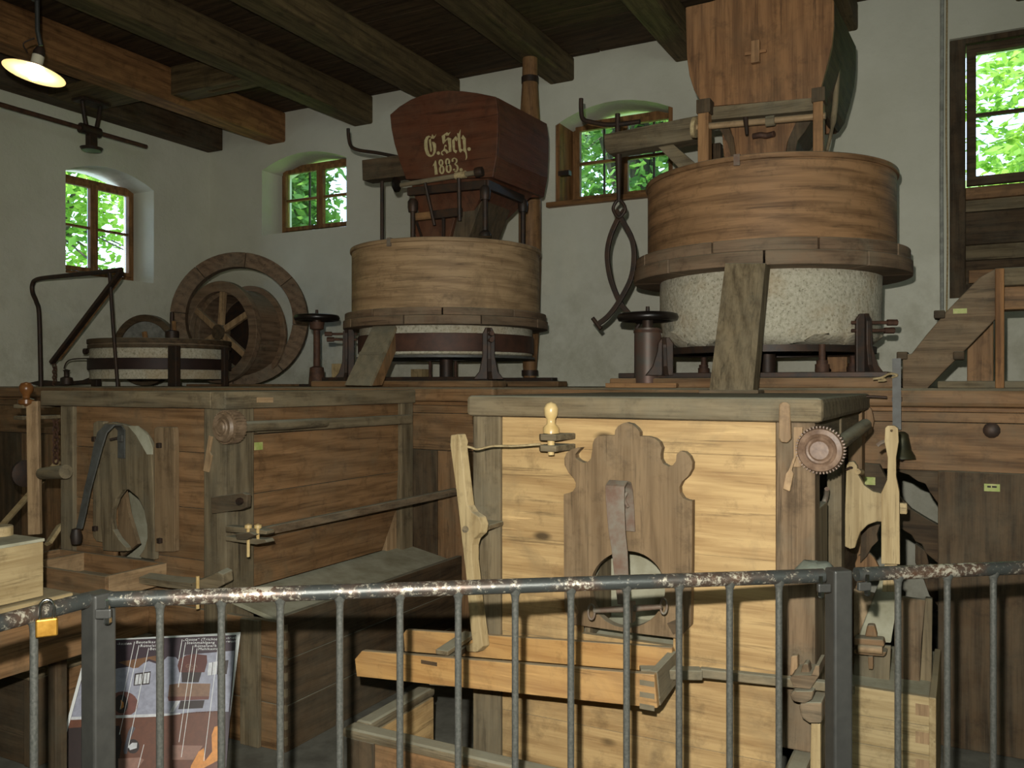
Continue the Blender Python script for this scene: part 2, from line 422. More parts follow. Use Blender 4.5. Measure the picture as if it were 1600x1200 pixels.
for i, (x0, x1, zb) in enumerate([(-6.45, -6.21, 4.095), (-5.33, -5.10, 4.13), (-4.36, -4.11, 4.16), (-3.20, -2.97, 4.20), (-2.08, -1.84, 4.20), (-.96, -.70, 4.20), (.30, .54, 4.20), (1.4, 1.64, 4.2)]):
    bb = B().box((x0, -1.6, zb), (x1, WY + .05, CZ + .001))
    mk('beam', bb, W('beamred' if i == 0 else 'beam', 'y'), ceil, .018)
mk('wall_plate', B().box((WX, -1.6, 4.11), (WX + .22, WY - .02, CZ)), W('darkbrown', 'y'), ceil, .01)
# trimmer block between the first two beams, with a slot cut in it
mk('trimmer', B().prism([[Vector((x, yy, 4.15)) for x, yy in [(-6.21, 5.35), (-5.33, 5.35), (-5.33, 5.55), (-6.21, 5.55)]],
                        [Vector((x, yy, 4.15)) for x, yy in [(-5.85, 5.43), (-5.5, 5.43), (-5.5, 5.48), (-5.85, 5.48)]]], (0, 0, .25)), W('beam', 'x'), ceil, .006)
mk('trimmer', B().box((-7.07, 4.78, 4.105), (-6.45, 5.25, 4.17)), W('beam', 'x'), ceil, .006)

# windows ------------------------------------------------------------
def sash(par, a, u, v, w, h, depth, fw=.045, bars_h=1, bars_v=0, name='sash', mat=None, iron=False):
    """a sash whose lower corner is a, width along u, height along v"""
    a = Vector(a); u = Vector(u); v = Vector(v); nn = u.cross(v).normalized() * depth
    def P(x, y): return a + u * x + v * y
    so = mk(name, B().prism([[P(0, 0), P(w, 0), P(w, h), P(0, h)], [P(fw, fw), P(w - fw, fw), P(w - fw, h - fw), P(fw, h - fw)]], nn), mat or W('window', 'z'), par, .003)
    for k in range(bars_h):
        yy = h * (k + 1) / (bars_h + 1); mk('glazing_bar', B().prism([[P(fw, yy - .011), P(w - fw, yy - .011), P(w - fw, yy + .011), P(fw, yy + .011)]], nn * .7), mat or W('window', 'x'), so)
    ys = [fw] + [h * (k + 1) / (bars_h + 1) for k in range(bars_h)] + [h - fw]
    for k in range(len(ys) - 1):
        mk('pane', B().prism([[P(fw, ys[k]), P(w - fw, ys[k]), P(w - fw, ys[k + 1]), P(fw, ys[k + 1])]], nn * .12), GLASS, so)
    return so
def struct(name, loc):
    o = bpy.data.objects.new(name, None); COL.objects.link(o); o.location = loc; o['kind'] = 'structure'; return o
def casement(name, x0, x1, z0, z1, Y, along='x', iron=True, lead=False):
    w_ = x1 - x0; root = struct(name, ((x0, Y, z0) if along == 'x' else (Y, x0, z0)))
    def P(a, c, d=0): return Vector((a, Y + d, c)) if along == 'x' else Vector((Y - d, a, c))
    n_ = P(0, 0, .07) - P(0, 0)
    u = P(1, 0) - P(0, 0); f_ = .05
    mk('window_frame', B().prism([[P(x0, z0), P(x1, z0), P(x1, z1), P(x0, z1)], [P(x0 + f_, z0 + f_), P(x1 - f_, z0 + f_), P(x1 - f_, z1 - f_), P(x0 + f_, z1 - f_)]], n_), W('window', 'z'), root, .004)
    mid = (x0 + x1) / 2; sw = mid - x0 - f_ - .002
    for a0 in (x0 + f_ + .001, mid + .001):
        so = sash(root, P(a0, z0 + f_, .006), u, (0, 0, 1), sw, z1 - z0 - 2 * f_, .05 if along == 'x' else .05, .04, 1)
    mk('window_catch', B().box(tuple(P(mid - .012, (z0 + z1) / 2 - .05, -.025)), tuple(P(mid + .012, (z0 + z1) / 2 + .05, .004))), IRON, root)
    for s_ in (-1, 1):
        for zz in (z0 + .18, z1 - .2):
            xx = x0 + f_ if s_ < 0 else x1 - f_
            mk('hinge', B().tube([P(xx, zz - .04, -.004), P(xx, zz + .04, -.004)], .009, 8), IRON, root)
    if iron:
        bd = .10
        for q in (.27, .73):
            mk('iron_bar', B().tube([P(x0 + w_ * q, z0 - .06, bd), P(x0 + w_ * q, z1 + .1, bd)], .012, 8), IRON, root)
        for zz in (z0 + (z1 - z0) * .56,):
            mk('iron_bar', B().tube([P(x0 - .05, zz, bd + .012), P(x1 + .05, zz, bd + .012)], .009, 8), IRON, root)
    return root
w1 = casement('window_1', 5.10, 6.07, 2.64, 3.60, -7.59, 'y', False)
w2 = casement('window_2', -6.53, -5.42, 3.18, 3.93, 7.10)
w3 = casement('window_3', -3.12, -2.12, 3.17, 3.93, 7.10)
mk('lining_board', B().box((-3.147, 6.81, 3.17), (-3.11, 7.10, 3.86)), W('window', 'z'), w3, .003)
mk('lining_board', B().box((-2.14, 6.81, 3.17), (-2.10, 7.10, 3.95)), W('window', 'z'), w3, .003)
mk('window_sill', B().box((-3.21, 6.74, 3.125), (-2.06, 7.10, 3.168)), W('window', 'x'), w3, .005)
mk('shutter_hook', B().box((-3.12, 6.80, 3.40), (-3.02, 6.86, 3.44)), IRON, w3)
w4 = struct('window_4', (.5, 6.85, 2.2))
mk('window_frame', B().prism([[Vector((x, 6.83, z)) for x, z in [(-.10, 2.2), (1.2, 2.2), (1.2, 4.02), (-.10, 4.02)]], [Vector((x, 6.83, z)) for x, z in [(.0, 2.3), (1.1, 2.3), (1.1, 3.98), (.0, 3.98)]]], (0, .2, 0)), W('darkbrown', 'z'), w4, .006)
sash(w4, (.005, 6.9, 2.99), (1, 0, 0), (0, 0, 1), 1.09, .98, .06, .06, 1, mat=W('darkbrown', 'x'))
for k in range(4):
    z0 = 2.30 + k * .172
    mk('plank', B().box((.0, 6.93, z0 + .004), (1.1, 6.97, z0 + .168)), W('grey' if k % 2 else 'darkbrown', 'x'), w4, .004)
mk('backing_board', B().box((.0, 6.972, 2.29), (1.1, 6.99, 2.995)), W('darkbrown', 'z'), w4)
mk('batten', B().box((.0, 6.885, 2.90), (1.1, 6.94, 2.985)), W('shaft', 'x'), w4, .004)
mk('batten', B().box((.0, 6.885, 2.58), (1.1, 6.93, 2.66)), W('darkbrown', 'x'), w4, .004)
mk('batten', B().box((.02, 6.885, 2.31), (.5, 6.93, 2.40)), W('shaft', 'x'), w4, .004)
# cable and conduit on the back wall
tag(mk('conduit', B().tube([(-.145, WY - .018, 1.75), (-.15, WY - .018, 3.0), (-.145, WY - .018, 4.4)], .013, 10), plain('white_conduit', (176, 178, 166), .6), smooth=40), 'pale vertical conduit running up the back wall right of the tall millstone', 'conduit')
tag(mk('cable', B().tube(curve([(-.125, WY - .01, 1.7), (-.112, WY - .01, 2.6), (-.12, WY - .01, 3.4), (-.115, WY - .01, 4.4)]), .006, 8), ROPE), 'thin tan cable hanging beside the pale conduit on the back wall', 'cable')

# ------------------------------------------------------------------ outside: trees and slope seen through the windows
def tree(cx, cy, cz, rx, ry, rz, n, mat, label, size=.12):
    t = thing('tree', label, 'tree', (cx, cy, 0), 'trees outside the windows')
    mk('trunk', B().tube([(cx, cy, 0), (cx + .1, cy, cz * .5), (cx, cy + .1, cz + rz * .6)], [.22, .16, .08], 10), BARK, t, smooth=60)
    b = B()
    for k in range(int(n * .02)):                      # boughs
        th = random.uniform(0, 6.28); ph = random.uniform(-.6, 1.2); e = Vector((math.cos(th) * math.cos(ph) * rx, math.sin(th) * math.cos(ph) * ry, math.sin(ph) * rz)) * .85
        if k < 26: b.tube([(cx, cy, cz * .6), Vector((cx, cy, cz)) + e * .5, Vector((cx, cy, cz)) + e], [.06, .035, .01], 5)
    mk('bough', b, BARK, t, kind='stuff')
    b = B()
    cl = [Vector((random.gauss(0, .42) * rx, random.gauss(0, .42) * ry, random.gauss(0, .45) * rz)) for _ in range(46)]
    for k in range(n):
        c = random.choice(cl) + Vector((random.gauss(0, .16) * rx, random.gauss(0, .16) * ry, random.gauss(0, .10) * rz)) + Vector((cx, cy, cz))
        u = Vector((random.gauss(0, 1), random.gauss(0, 1), random.gauss(0, .4))).normalized(); v = u.orthogonal().normalized()
        v = (v * math.cos(.0) + u.cross(v) * random.uniform(-1, 1)).normalized(); s_ = size * random.uniform(.6, 1.3)
        b.add([c - u * s_, c + v * s_ * .45, c + u * s_, c - v * s_ * .45], [(0, 1, 2, 3)])
    mk('foliage', b, mat, t, kind='stuff')
hb = B(); N = 20
for i in range(N + 1):
    for j in range(N + 1):
        x = -26 + i * 2.2; y = 8.2 + j * 1.3
        hb.v.append(Vector((x, y, -.2 + max(0, (y - 12)) * .40 + random.uniform(-.15, .15))))
for i in range(N):
    for j in range(N): hb.f.append([i * (N + 1) + j, (i + 1) * (N + 1) + j, (i + 1) * (N + 1) + j + 1, i * (N + 1) + j + 1]); hb.mi.append(0)
mk('meadow_slope', hb, GRASS, kind='structure', smooth=60)
tree(-12.6, 8.0, 4.4, 2.2, 2.6, 2.4, 8000, LEAF1, 'sunlit tree seen through the left wall window', .09)
tree(-20.5, 9.0, 6.5, 3.2, 4.5, 3.6, 8000, LEAF2, 'darker tree farther off behind the left wall window', .16)
tree(-13.2, 14.6, 6.2, 2.0, 2.2, 2.6, 5000, LEAF2, 'shaded tree outside the small window left of the red hopper', .13)
tree(-4.6, 13.0, 6.0, 1.7, 1.8, 2.8, 4500, LEAF2, 'tree outside the window between the two hoppers', .11)
tree(-8.6, 18.5, 8.0, 2.4, 2.2, 3.6, 4500, LEAF2, 'tree farther off between the two back windows', .16)
tree(1.4, 11.6, 4.1, 1.7, 1.5, .9, 6500, LEAF1, 'bright shrub outside the large right window', .08)
tree(3.6, 18.5, 8.2, 3.8, 2.6, 3.4, 8000, LEAF1, 'tall bright tree outside the large right window', .22)
# ------------------------------------------------------------------ mill platform
PF = 4.45; PZT = 1.58
pl = thing('mill_platform', 'long raised wooden platform with beams and boards carrying the millstones along the back wall', 'platform', (-3, PF, 0))
y = PF
while y < WY - .02:
    y1 = min(y + .3, WY - .01)
    mk('plank', B().box((WX + .02, y + .002, PZT - .05), (2.58, y1 - .002, PZT)), W('grey', 'x'), pl, .003); y = y1
for x0, x1, m in ((WX + .02, -2.4, 'brown'), (-2.395, 2.58, 'brown')):
    mk('front_beam', B().box((x0, PF - .10, PZT - .085), (x1, PF - .002, PZT - .004)), W(m, 'x'), pl, .02)
mk('moulding', B().box((WX + .02, PF - .035, PZT - .108), (2.58, PF, PZT - .087)), W('shaft', 'x'), pl, .004)
mk('fascia_board', B().box((WX + .02, PF - .015, PZT - .155), (2.58, PF + .03, PZT - .110)), W('brown', 'x'), pl, .003)
mk('fascia_board', B().box((WX + .02, PF - .02, PZT - .38), (2.58, PF + .03, PZT - .158)), W('brown', 'x'), pl, .003)
mk('bolt', B().lathe((.103, PF - .02, 1.393), [(.035, 0), (.035, .02), (.02, .03), (0, .03)], 12, (0, -1, 0)), IRON, pl, smooth=40)
x = WX + .02; k = 0
while x < -2.4:                                     # vertical boards closing the front between the cases
    mk('panel_board', B().box((x + .003, PF, 0), (min(x + .34, -2.4) - .003, PF + .03, PZT - .385)), W('brown' if k % 3 else 'darkbrown', 'z'), pl, .003); x += .34; k += 1
for xx in (-2.3, .45):
    mk('post', B().box((xx - .09, PF, 0), (xx + .09, PF + .16, PZT - .06)), W('darkbrown', 'z'), pl, .006)
for xx in (-2.3, .45, 2.3):
    mk('post', B().box((xx - .09, 6.4, 0), (xx + .09, 6.6, PZT - .06)), W('darkbrown', 'z'), pl, .006)
# curved braces under the right part
A = [(1344, 724), (1374, 726), (1382, 742), (1398, 768), (1424, 796), (1450, 812), (1468, 822), (1470, 884), (1446, 864), (1440, 850), (1430, 846), (1424, 836), (1404, 824), (1372, 806), (1344, 792)]
mk('brace', B().prism([pY(A, 4.36)], (0, .06, 0)), W('darkbrown', 'x'), pl, .004)
A = [(1376, 729), (1468, 729), (1468, 790), (1452, 768), (1446, 756), (1434, 752), (1420, 742), (1400, 736)]
mk('brace', B().prism([pY(A, 4.47)], (0, .06, 0)), W('darkbrown', 'x'), pl, .004)
A = [(1430, 850), (1447, 862), (1452, 884), (1470, 890), (1476, 960), (1452, 930), (1438, 892), (1430, 880)]
mk('brace', B().prism([pY(A, 4.40)], (0, .06, 0)), W('darkbrown', 'z'), pl, .004)
# dark upright boards on the right, in front of the platform
pr = thing('partition', 'tall dark brown board partition at the right end with a small yellow tag', 'partition', (PY(1530, 900, 4.30).x, 4.3, 0))
e0 = PY(1465, 740, 4.30).x
for k in range(5):
    x0 = e0 + k * .36
    mk('board', B().box((x0 + .002, 4.27 + .004 * (k % 2), 0), (min(x0 + .358, 2.58), 4.31, 1.215)), W('darkbrown', 'z'), pr, .004)
p = PY(1550, 762, 4.262)
mk('number_tag', B().box((p.x - .03, 4.262, p.z - .016), (p.x + .03, 4.27, p.z + .016)), TAG, pr)
mk('tag_print', B().box((p.x - .018, 4.26, p.z - .0), (p.x - .004, 4.262, p.z + .008)).box((p.x + .0, 4.26, p.z), (p.x + .018, 4.262, p.z + .008)), INK, pr)

# ------------------------------------------------------------------ stair / stringer on the platform at the right
st = thing('stair_stringer', 'thick slanting worn wooden stringer rising to the right beneath the large window', 'stair', tuple(PY(1440, 605, 4.75)))
st.location.z = PZT
A = [(1410, 552), (1424, 553), (1450, 520), (1483, 482), (1530, 434), (1556, 420), (1556, 498), (1520, 535), (1475, 580), (1448, 608), (1410, 608)]
mk('stringer', B().prism([[PY(x, y, 4.75) for x, y in A]], (0, .07, 0)), W('greyred', 'x'), st, .006)
for (x, y) in ((1412, 556), (1470, 492), (1500, 556)):
    p = PY(x, y, 4.78); mk('peg', B().box((p.x - .03, 4.73, p.z - .02), (p.x + .02, 4.86, p.z + .02)), W('darkbrown', 'x'), st, .006)
p = PY(1500, 486, 4.745); mk('number_tag', B().box((p.x - .03, 4.744, p.z - .012), (p.x + .03, 4.75, p.z + .012)), TAG, st)
hr = thing('handrail_post', 'slim orange brown square post standing on the platform right of the slanting stringer', 'post', (PY(1562, 600, 4.7).x, 4.7, PZT))
mk('post', B().box((PY(1555, 500, 4.7).x, 4.68, PZT), (PY(1569, 500, 4.7).x, 4.73, PY(1560, 420, 4.7).z)), W('beamred', 'z'), hr, .004)
sp = thing('support_frame', 'broad brown posts with cross beams under the large right window', 'frame', (PY(1540, 600, 5.1).x, 5.1, PZT))
mk('post', B().box((PY(1511, 500, 5.1).x, 5.05, PZT), (PY(1552, 500, 5.1).x, 5.2, PY(1540, 470, 5.1).z)), W('brown', 'z'), sp, .006)
mk('cross_beam', B().box((PY(1556, 450, 4.9).x, 4.86, PY(1570, 484, 4.86).z), (2.3, 5.0, PY(1570, 447, 4.86).z)), W('brown', 'x'), sp, .008)
mk('tread', B().box((PY(1552, 430, 4.85).x, 4.78, PY(1570, 446, 4.78).z), (2.3, 5.05, PY(1570, 418, 4.78).z)), W('grey', 'x'), sp, .012)
mk('post', B().box((2.1, 4.9, PZT), (2.25, 5.05, 2.1)), W('brown', 'z'), sp, .006)
mk('sill_beam', B().box((PY(1465, 605, 4.9).x, 4.86, PZT), (2.5, 5.2, PZT + .035)), W('grey', 'x'), sp, .006)

# ------------------------------------------------------------------ millstone sets
def millset(name, label, cx, cy, Rt, zt, zr1, zr0, Rr, Rs, zs0, kind, stone_lab, band=None):
    root = thing(name, label, 'millstone', (cx, cy, PZT)); c = (cx, cy, 0)
    tub = mk('tub', B().band(c, Rt - .03, Rt, zr1, zt - .02, 96), W(kind, 'c'), root, .003, 30)
    mk('tub_rim', B().band(c, Rt - .035, Rt + .012, zt - .028, zt, 96), W(kind, 'c'), root, .005, 30)
    mk('tub_lid', B().lathe(c, [(0, zt - .05), (Rt - .04, zt - .05), (Rt - .04, zt - .03), (.14, zt - .03), (.14, zt - .05)], 64), W(kind, 'y'), root, 0, 30)
    mk('lid_clip', B().box((cx - .03, cy - Rt - .014, zt - .05), (cx + .0, cy - Rt + .05, zt + .006)), STRAP, root)
    # segmented wooden rings below the tub
    hh = (zr1 - zr0)
    for lev, (a, b_, rr) in enumerate(((zr0, zr0 + hh * .54, Rr), (zr0 + hh * .54, zr1, Rr - .012))):
        n = 9
        for k in range(n):
            t0 = 2 * math.pi * (k + lev * .5) / n + .006; t1 = 2 * math.pi * (k + 1 + lev * .5) / n - .006
            bb = B(); m = 10; vs = []
            for q in range(m + 1):
                th = t0 + (t1 - t0) * q / m
                for r_, z_ in ((rr, a + .001), (rr, b_ - .001), (Rs - .1, b_ - .001), (Rs - .1, a + .001)): vs.append((cx + r_ * math.cos(th), cy + r_ * math.sin(th), z_))
            fs = [(0, 1, 2, 3), tuple(m * 4 + i for i in (3, 2, 1, 0))]
            for q in range(m):
                for i in range(4): fs.append((q * 4 + i, (q + 1) * 4 + i, (q + 1) * 4 + (i + 1) % 4, q * 4 + (i + 1) % 4))
            bb.add(vs, fs); mk('ring_segment', bb, W('ring', 'c'), root, .004, 30)
    return root
# right: tall set with the bare bedstone
RX, RY = -1.0, 5.04
ms1 = millset('tall_millstone_set', 'large mill with reddish brown wooden tub over a thick pale bedstone, at the right', RX, RY, .675, 2.745, 2.315, 2.18, .755, .602, 1.79, 'tubred', '')
b = B(); n = 96; prof = [(.05, 2.18), (.602, 2.18), (.604, 2.12), (.603, 2.0), (.598, 1.9), (.59, 1.855), (.575, 1.83), (.55, 1.81), (.40, 1.795), (.05, 1.79)]
b.lathe((RX, RY, 0), prof, n)
for i, v in enumerate(b.v):
    lv = i // n; k = 3.4 if lv in (5, 6, 7) else (.35 if 0 < lv < 5 else .8)
    th = (i % n) / n * 6.283
    d_ = .007 * k * (math.sin(th * 7 + lv) + .7 * math.sin(th * 17 + 2.1 * lv) + random.uniform(-1, 1) * .6)
    r_ = Vector((v.x - RX, v.y - RY)); 
    if r_.length > .1: v.x += r_.x / r_.length * d_; v.y += r_.y / r_.length * d_; v.z += d_ * (.8 if lv > 4 else 0)
mk('bedstone', b, STONE, ms1, smooth=50, label='thick pale granite bedstone with rough chipped lower edge')
mk('iron_hoop', B().band((RX, RY, 0), .5, .575, 1.765, 1.80, 64), IRON, ms1, 0, 30)
mk('spindle', B().tube([(RX, RY, 1.3), (RX, RY, 1.8)], .045, 16), IRON, ms1, smooth=40)
for dx, dy in ((-.50, -.28), (.36, -.46), (-.45, .3), (.42, .32)):
    x_, y_ = RX + dx, RY + dy
    mk('levelling_screw', B().lathe((x_, y_, 0), [(.035, 1.645), (.035, 1.70), (.028, 1.70), (.028, 1.72), (.017, 1.72), (.017, 1.80), (0, 1.80)], 12), RUST, ms1, smooth=40)
def bracket(x_, y_, ztop, par, out, h0=1.645, screws=True):
    """flared cast iron upright with clamping screws"""
    rr = Vector((x_ , y_, 0)); o = Vector(out).normalized(); sd = Vector((-o.y, o.x, 0))
    def Q(a, z, c=0): return rr + o * a + sd * c + Vector((0, 0, z))
    A = [Q(-.04, h0), Q(.11, h0), Q(.07, h0 + .05), Q(.045, h0 + .13), Q(.04, ztop - .03), Q(.02, ztop), Q(-.02, ztop), Q(-.04, ztop - .03)]
    A = [q - sd * .012 for q in A]
    br = mk('bracket', B().prism([A], sd * .024), IRON, par, .004)
    A = [Q(.0, h0, -.10), Q(.0, h0, .10), Q(.0, h0 + .05, .06), Q(.0, h0 + .15, .04), Q(.0, ztop - .04, .04), Q(.0, ztop, .02), Q(.0, ztop, -.02), Q(.0, ztop - .04, -.04), Q(.0, h0 + .15, -.04), Q(.0, h0 + .05, -.06)]
    mk('flange', B().prism([A], o * .022), IRON, br, .004)
    if screws:
        for zz, l_ in ((ztop - .045, .17), (ztop - .085, .155)):
            mk('clamp_screw', B().tube([Q(-.06, zz), Q(l_ - .05, zz)], .009, 8).tube([Q(l_ - .05, zz), Q(l_, zz)], .016, 6), RUST, br)
    return br
cd_ = Vector((-RX * 0 - .0, 0, 0))
bp = PD(1349, 560, 4.34); bracket(bp.x, bp.y, 1.6 + 110 * 4.34 / 1350, ms1, (cosY, sinY, 0))
bp = PD(1040, 560, 4.64); bracket(bp.x, bp.y, 1.85, ms1, (-cosY, -sinY, 0), screws=False)
mk('base_ring', B().box((RX - .70, 4.50, 1.632), (RX + .67, 4.60, 1.660)).box((RX - .70, 5.45, 1.632), (RX + .67, 5.55, 1.66)).box((RX - .70, 4.6, 1.632), (RX - .62, 5.45, 1.66)).box((RX + .59, 4.6, 1.632), (RX + .67, 5.45, 1.66)), IRON, ms1, .004)
mk('base_beam', B().box((RX - .74, 4.47, PZT), (RX + .70, 4.64, 1.632)), W('brown', 'x'), ms1, .008)
mk('base_beam', B().box((RX - .74, 5.42, PZT), (RX + .70, 5.60, 1.632)), W('brown', 'x'), ms1, .008)
mk('base_block', B().box((RX + .22, 5.62, PZT), (RX + .36, 5.75, 1.80)), W('shaft', 'z'), ms1, .004)
# left: red hopper set
LX, LY = -3.33, 5.32
ms2 = millset('low_millstone_set', 'mill with pale brown wooden tub and iron banded stone, below the red hopper', LX, LY, .675, 2.552, 2.095, 1.985, .735, .625, 1.8, 'tub', '')
mk('bedstone', B().lathe((LX, LY, 0), [(.05, 1.985), (.622, 1.985), (.622, 1.80), (.60, 1.79), (.05, 1.79)], 72), STONE, ms2, smooth=50)
mk('iron_hoop', B().band((LX, LY, 0), .60, .632, 1.815, 1.935, 72), plain('brown_iron_band', (88, 58, 44), .6, .2, (66, 46, 36), 14), ms2, .003, 30)
mk('iron_tray', B().band((LX, LY, 0), .2, .64, 1.775, 1.79, 72), STRAPD, ms2, 0, 30)
mk('spindle', B().tube([(LX, LY, 1.3), (LX, LY, 1.8)], .05, 16), IRON, ms2, smooth=40)
bp = PD(763, 560, 5.55); bracket(bp.x, bp.y, 1.6 + 88 * 5.55 / 1350, ms2, (sinY * .6 + .4, -.9, 0), 1.63)
bp = PD(545, 560, 6.15); bracket(bp.x, bp.y, 1.6 + 88 * 6.15 / 1350, ms2, (-cosY, -sinY, 0), 1.63)
bp = PD(672, 560, 6.6); mk('support_rod', B().tube([(bp.x, bp.y, 1.63), (bp.x, bp.y, 1.78)], .012, 8), RUST, ms2)
bp = PD(712, 560, 6.6); mk('support_rod', B().tube([(bp.x, bp.y, 1.63), (bp.x, bp.y, 1.78)], .012, 8), RUST, ms2)
mk('base_ring', B().box((LX - .74, 4.83, 1.622), (LX + .62, 4.95, 1.648)).box((LX - .74, 5.8, 1.622), (LX + .62, 5.9, 1.648)), IRON, ms2, .004)
mk('base_beam', B().box((LX - .80, 4.78, PZT), (LX + .68, 4.98, 1.622)), W('brown', 'x'), ms2, .01)
mk('base_beam', B().box((LX - .80, 5.78, PZT), (LX + .68, 5.95, 1.622)), W('brown', 'x'), ms2, .01)
for px_, d_, h_ in ((533, 6.4, .17), (655, 7.0, .14)):
    p = PD(px_, 600, d_); tag(mk('wood_block', B().box((p.x - .05, p.y - .05, PZT), (p.x + .06, p.y + .05, PZT + h_)), W('pale', 'z'), at=(p.x, p.y, PZT), bevel=.004), 'short pale upright wood block %s' % ('left of the pale brown tub behind its iron bracket' if px_ < 600 else 'seen behind the pale brown tub, under its stone'), 'block')

# chutes -------------------------------------------------------------
ch = thing('flour_chute', 'greyed wooden board chute leaning from the tall pale bedstone onto the case top', 'chute', tuple(PY(1145, 612, 4.15)))
T0, T1 = PY(1133, 411, 4.26), PY(1187, 411, 4.26); B0, B1 = PY(1108, 611, 4.10), PY(1167, 613, 4.10)
mk('face_board', B().prism([[T0, T1, B1, B0]], (0, .025, 0)), W('grey', 'z'), ch, .004)
mk('side_board', B().prism([[T1, T1 + Vector((.0, .12, 0)), B1 + Vector((.0, .12, 0)), B1]], (.025, .01, 0)), W('grey', 'z'), ch, .004)
mk('side_board', B().prism([[T0, T0 + Vector((.0, .12, 0)), B0 + Vector((.0, .12, 0)), B0]], (.02, .01, 0)), W('grey', 'z'), ch, .004)
mk('foot_strip', B().box((B0.x - .04, 4.06, 1.556), (B1.x + .06, 4.2, 1.572)), W('greyred', 'x'), ch, .003)
ch2 = thing('flour_chute', 'slanting brown wooden box chute coming down left from the pale brown tub', 'chute', tuple(PY(570, 604, 4.45)))
T0, T1, T2 = PY(585, 504, 4.72), PY(621, 503, 4.72), PY(637, 505, 4.86); B0, B1, B2 = PY(538, 602, 4.36), PY(577, 603, 4.36), PY(597, 602, 4.50)
mk('face_board', B().prism([[T0, T1, B1, B0]], (.01, .02, 0)), W('grey', 'z'), ch2, .003)
mk('side_board', B().prism([[T1, T2, B2, B1]], (-.02, .01, 0)), W('brown', 'z'), ch2, .003)
mk('cleat', B().prism([[T0.lerp(B0, .48), T1.lerp(B1, .48), T1.lerp(B1, .53), T0.lerp(B0, .53)]], (0, -.008, 0)), W('grey', 'x'), ch2)

# ------------------------------------------------------------------ red hopper with its frame
hp = thing('red_hopper', 'dark red painted wooden grain hopper lettered G. Sch. 1883. above the pale brown tub', 'hopper', (LX, LY, 2.56))
FY = 4.90; BYh = 5.58
front = [(609, 179), (624, 166), (642, 155), (660, 148), (680, 143), (700, 141), (722, 142), (745, 145), (775, 151), (778, 175), (778, 205), (776, 245), (770, 277), (700, 279), (634, 280), (625, 255), (616, 225), (611, 200)]
fp = pY(front, FY)
mk('front_board', B().prism([fp], (0, .03, 0)), W('paintred', 'x'), hp, .006)
back = [Vector((p.x * .985 - .02, BYh, p.z)) for p in fp]
mk('back_board', B().prism([back], (0, .03, 0)), W('paintred', 'x'), hp, .006)
sr = [fp[8], fp[9], fp[10], fp[11], fp[12]]
tr_ = B(); 
q = [p + Vector((0, .03, 0)) for p in sr]; bk = [Vector((p.x * .985 + .0, BYh, p.z)) for p in sr]
tr_.add(q + bk + [p - Vector((.03, 0, 0)) for p in q] + [p - Vector((.03, 0, 0)) for p in bk], [(i, i + 1, 5 + i + 1, 5 + i) for i in range(4)] + [(10 + i, 15 + i, 15 + i + 1, 10 + i + 1) for i in range(4)] + [(0, 5, 15, 10), (4, 14, 19, 9), (0, 10, 11, 1), (1, 11, 12, 2), (2, 12, 13, 3), (3, 13, 14, 4), (5, 6, 16, 15), (6, 7, 17, 16), (7, 8, 18, 17), (8, 9, 19, 18)])
mk('side_board', tr_, W('paintred', 'y'), hp)
sl = [fp[0], fp[17], fp[16], fp[15], fp[14]]
tr_ = B(); q = [p + Vector((0, .03, 0)) for p in sl]; bk = [Vector((p.x * .985 - .02, BYh, p.z)) for p in sl]
tr_.add(q + bk + [p + Vector((.03, 0, 0)) for p in q] + [p + Vector((.03, 0, 0)) for p in bk], [(i, i + 1, 5 + i + 1, 5 + i) for i in range(4)] + [(10 + i, 15 + i, 15 + i + 1, 10 + i + 1) for i in range(4)] + [(0, 5, 15, 10), (4, 14, 19, 9), (0, 10, 11, 1), (1, 11, 12, 2), (2, 12, 13, 3), (3, 13, 14, 4), (5, 6, 16, 15), (6, 7, 17, 16), (7, 8, 18, 17), (8, 9, 19, 18)])
mk('side_board', tr_, W('paintred', 'y'), hp)
# funnel below
def frustum(x0, x1, y0, y1, z1, a0, a1, b0, b1, z0):
    return B().add([(x0, y0, z1), (x1, y0, z1), (x1, y1, z1), (x0, y1, z1), (a0, b0, z0), (a1, b0, z0), (a1, b1, z0), (a0, b1, z0)], [(0, 1, 5, 4), (1, 2, 6, 5), (2, 3, 7, 6), (3, 0, 4, 7), (4, 5, 6, 7), (3, 2, 1, 0)])
zb = fp[13].z + .01
mk('funnel', frustum(fp[14].x + .03, fp[12].x - .02, FY + .02, BYh, zb, LX - .05, LX + .33, 5.08, 5.45, 2.70), W('paintred', 'z'), hp, .004)
mk('shoe', B().prism([[Vector((LX - .02, 5.02, z_)) if 0 else Vector(v_) for v_, z_ in (((LX - .04, 5.02, 2.56), 0), ((LX + .20, 5.02, 2.56), 0), ((LX + .26, 5.02, 2.74), 0), ((LX - .10, 5.02, 2.74), 0))]], (0, .42, 0)), W('paintred', 'z'), hp, .004)
mk('shoe_side', B().prism([[(LX + .21, 5.04, 2.56), (LX + .34, 5.04, 2.56), (LX + .47, 5.04, 2.86), (LX + .27, 5.04, 2.76)]], (0, .40, 0)), W('darkbrown', 'z'), hp, .004)
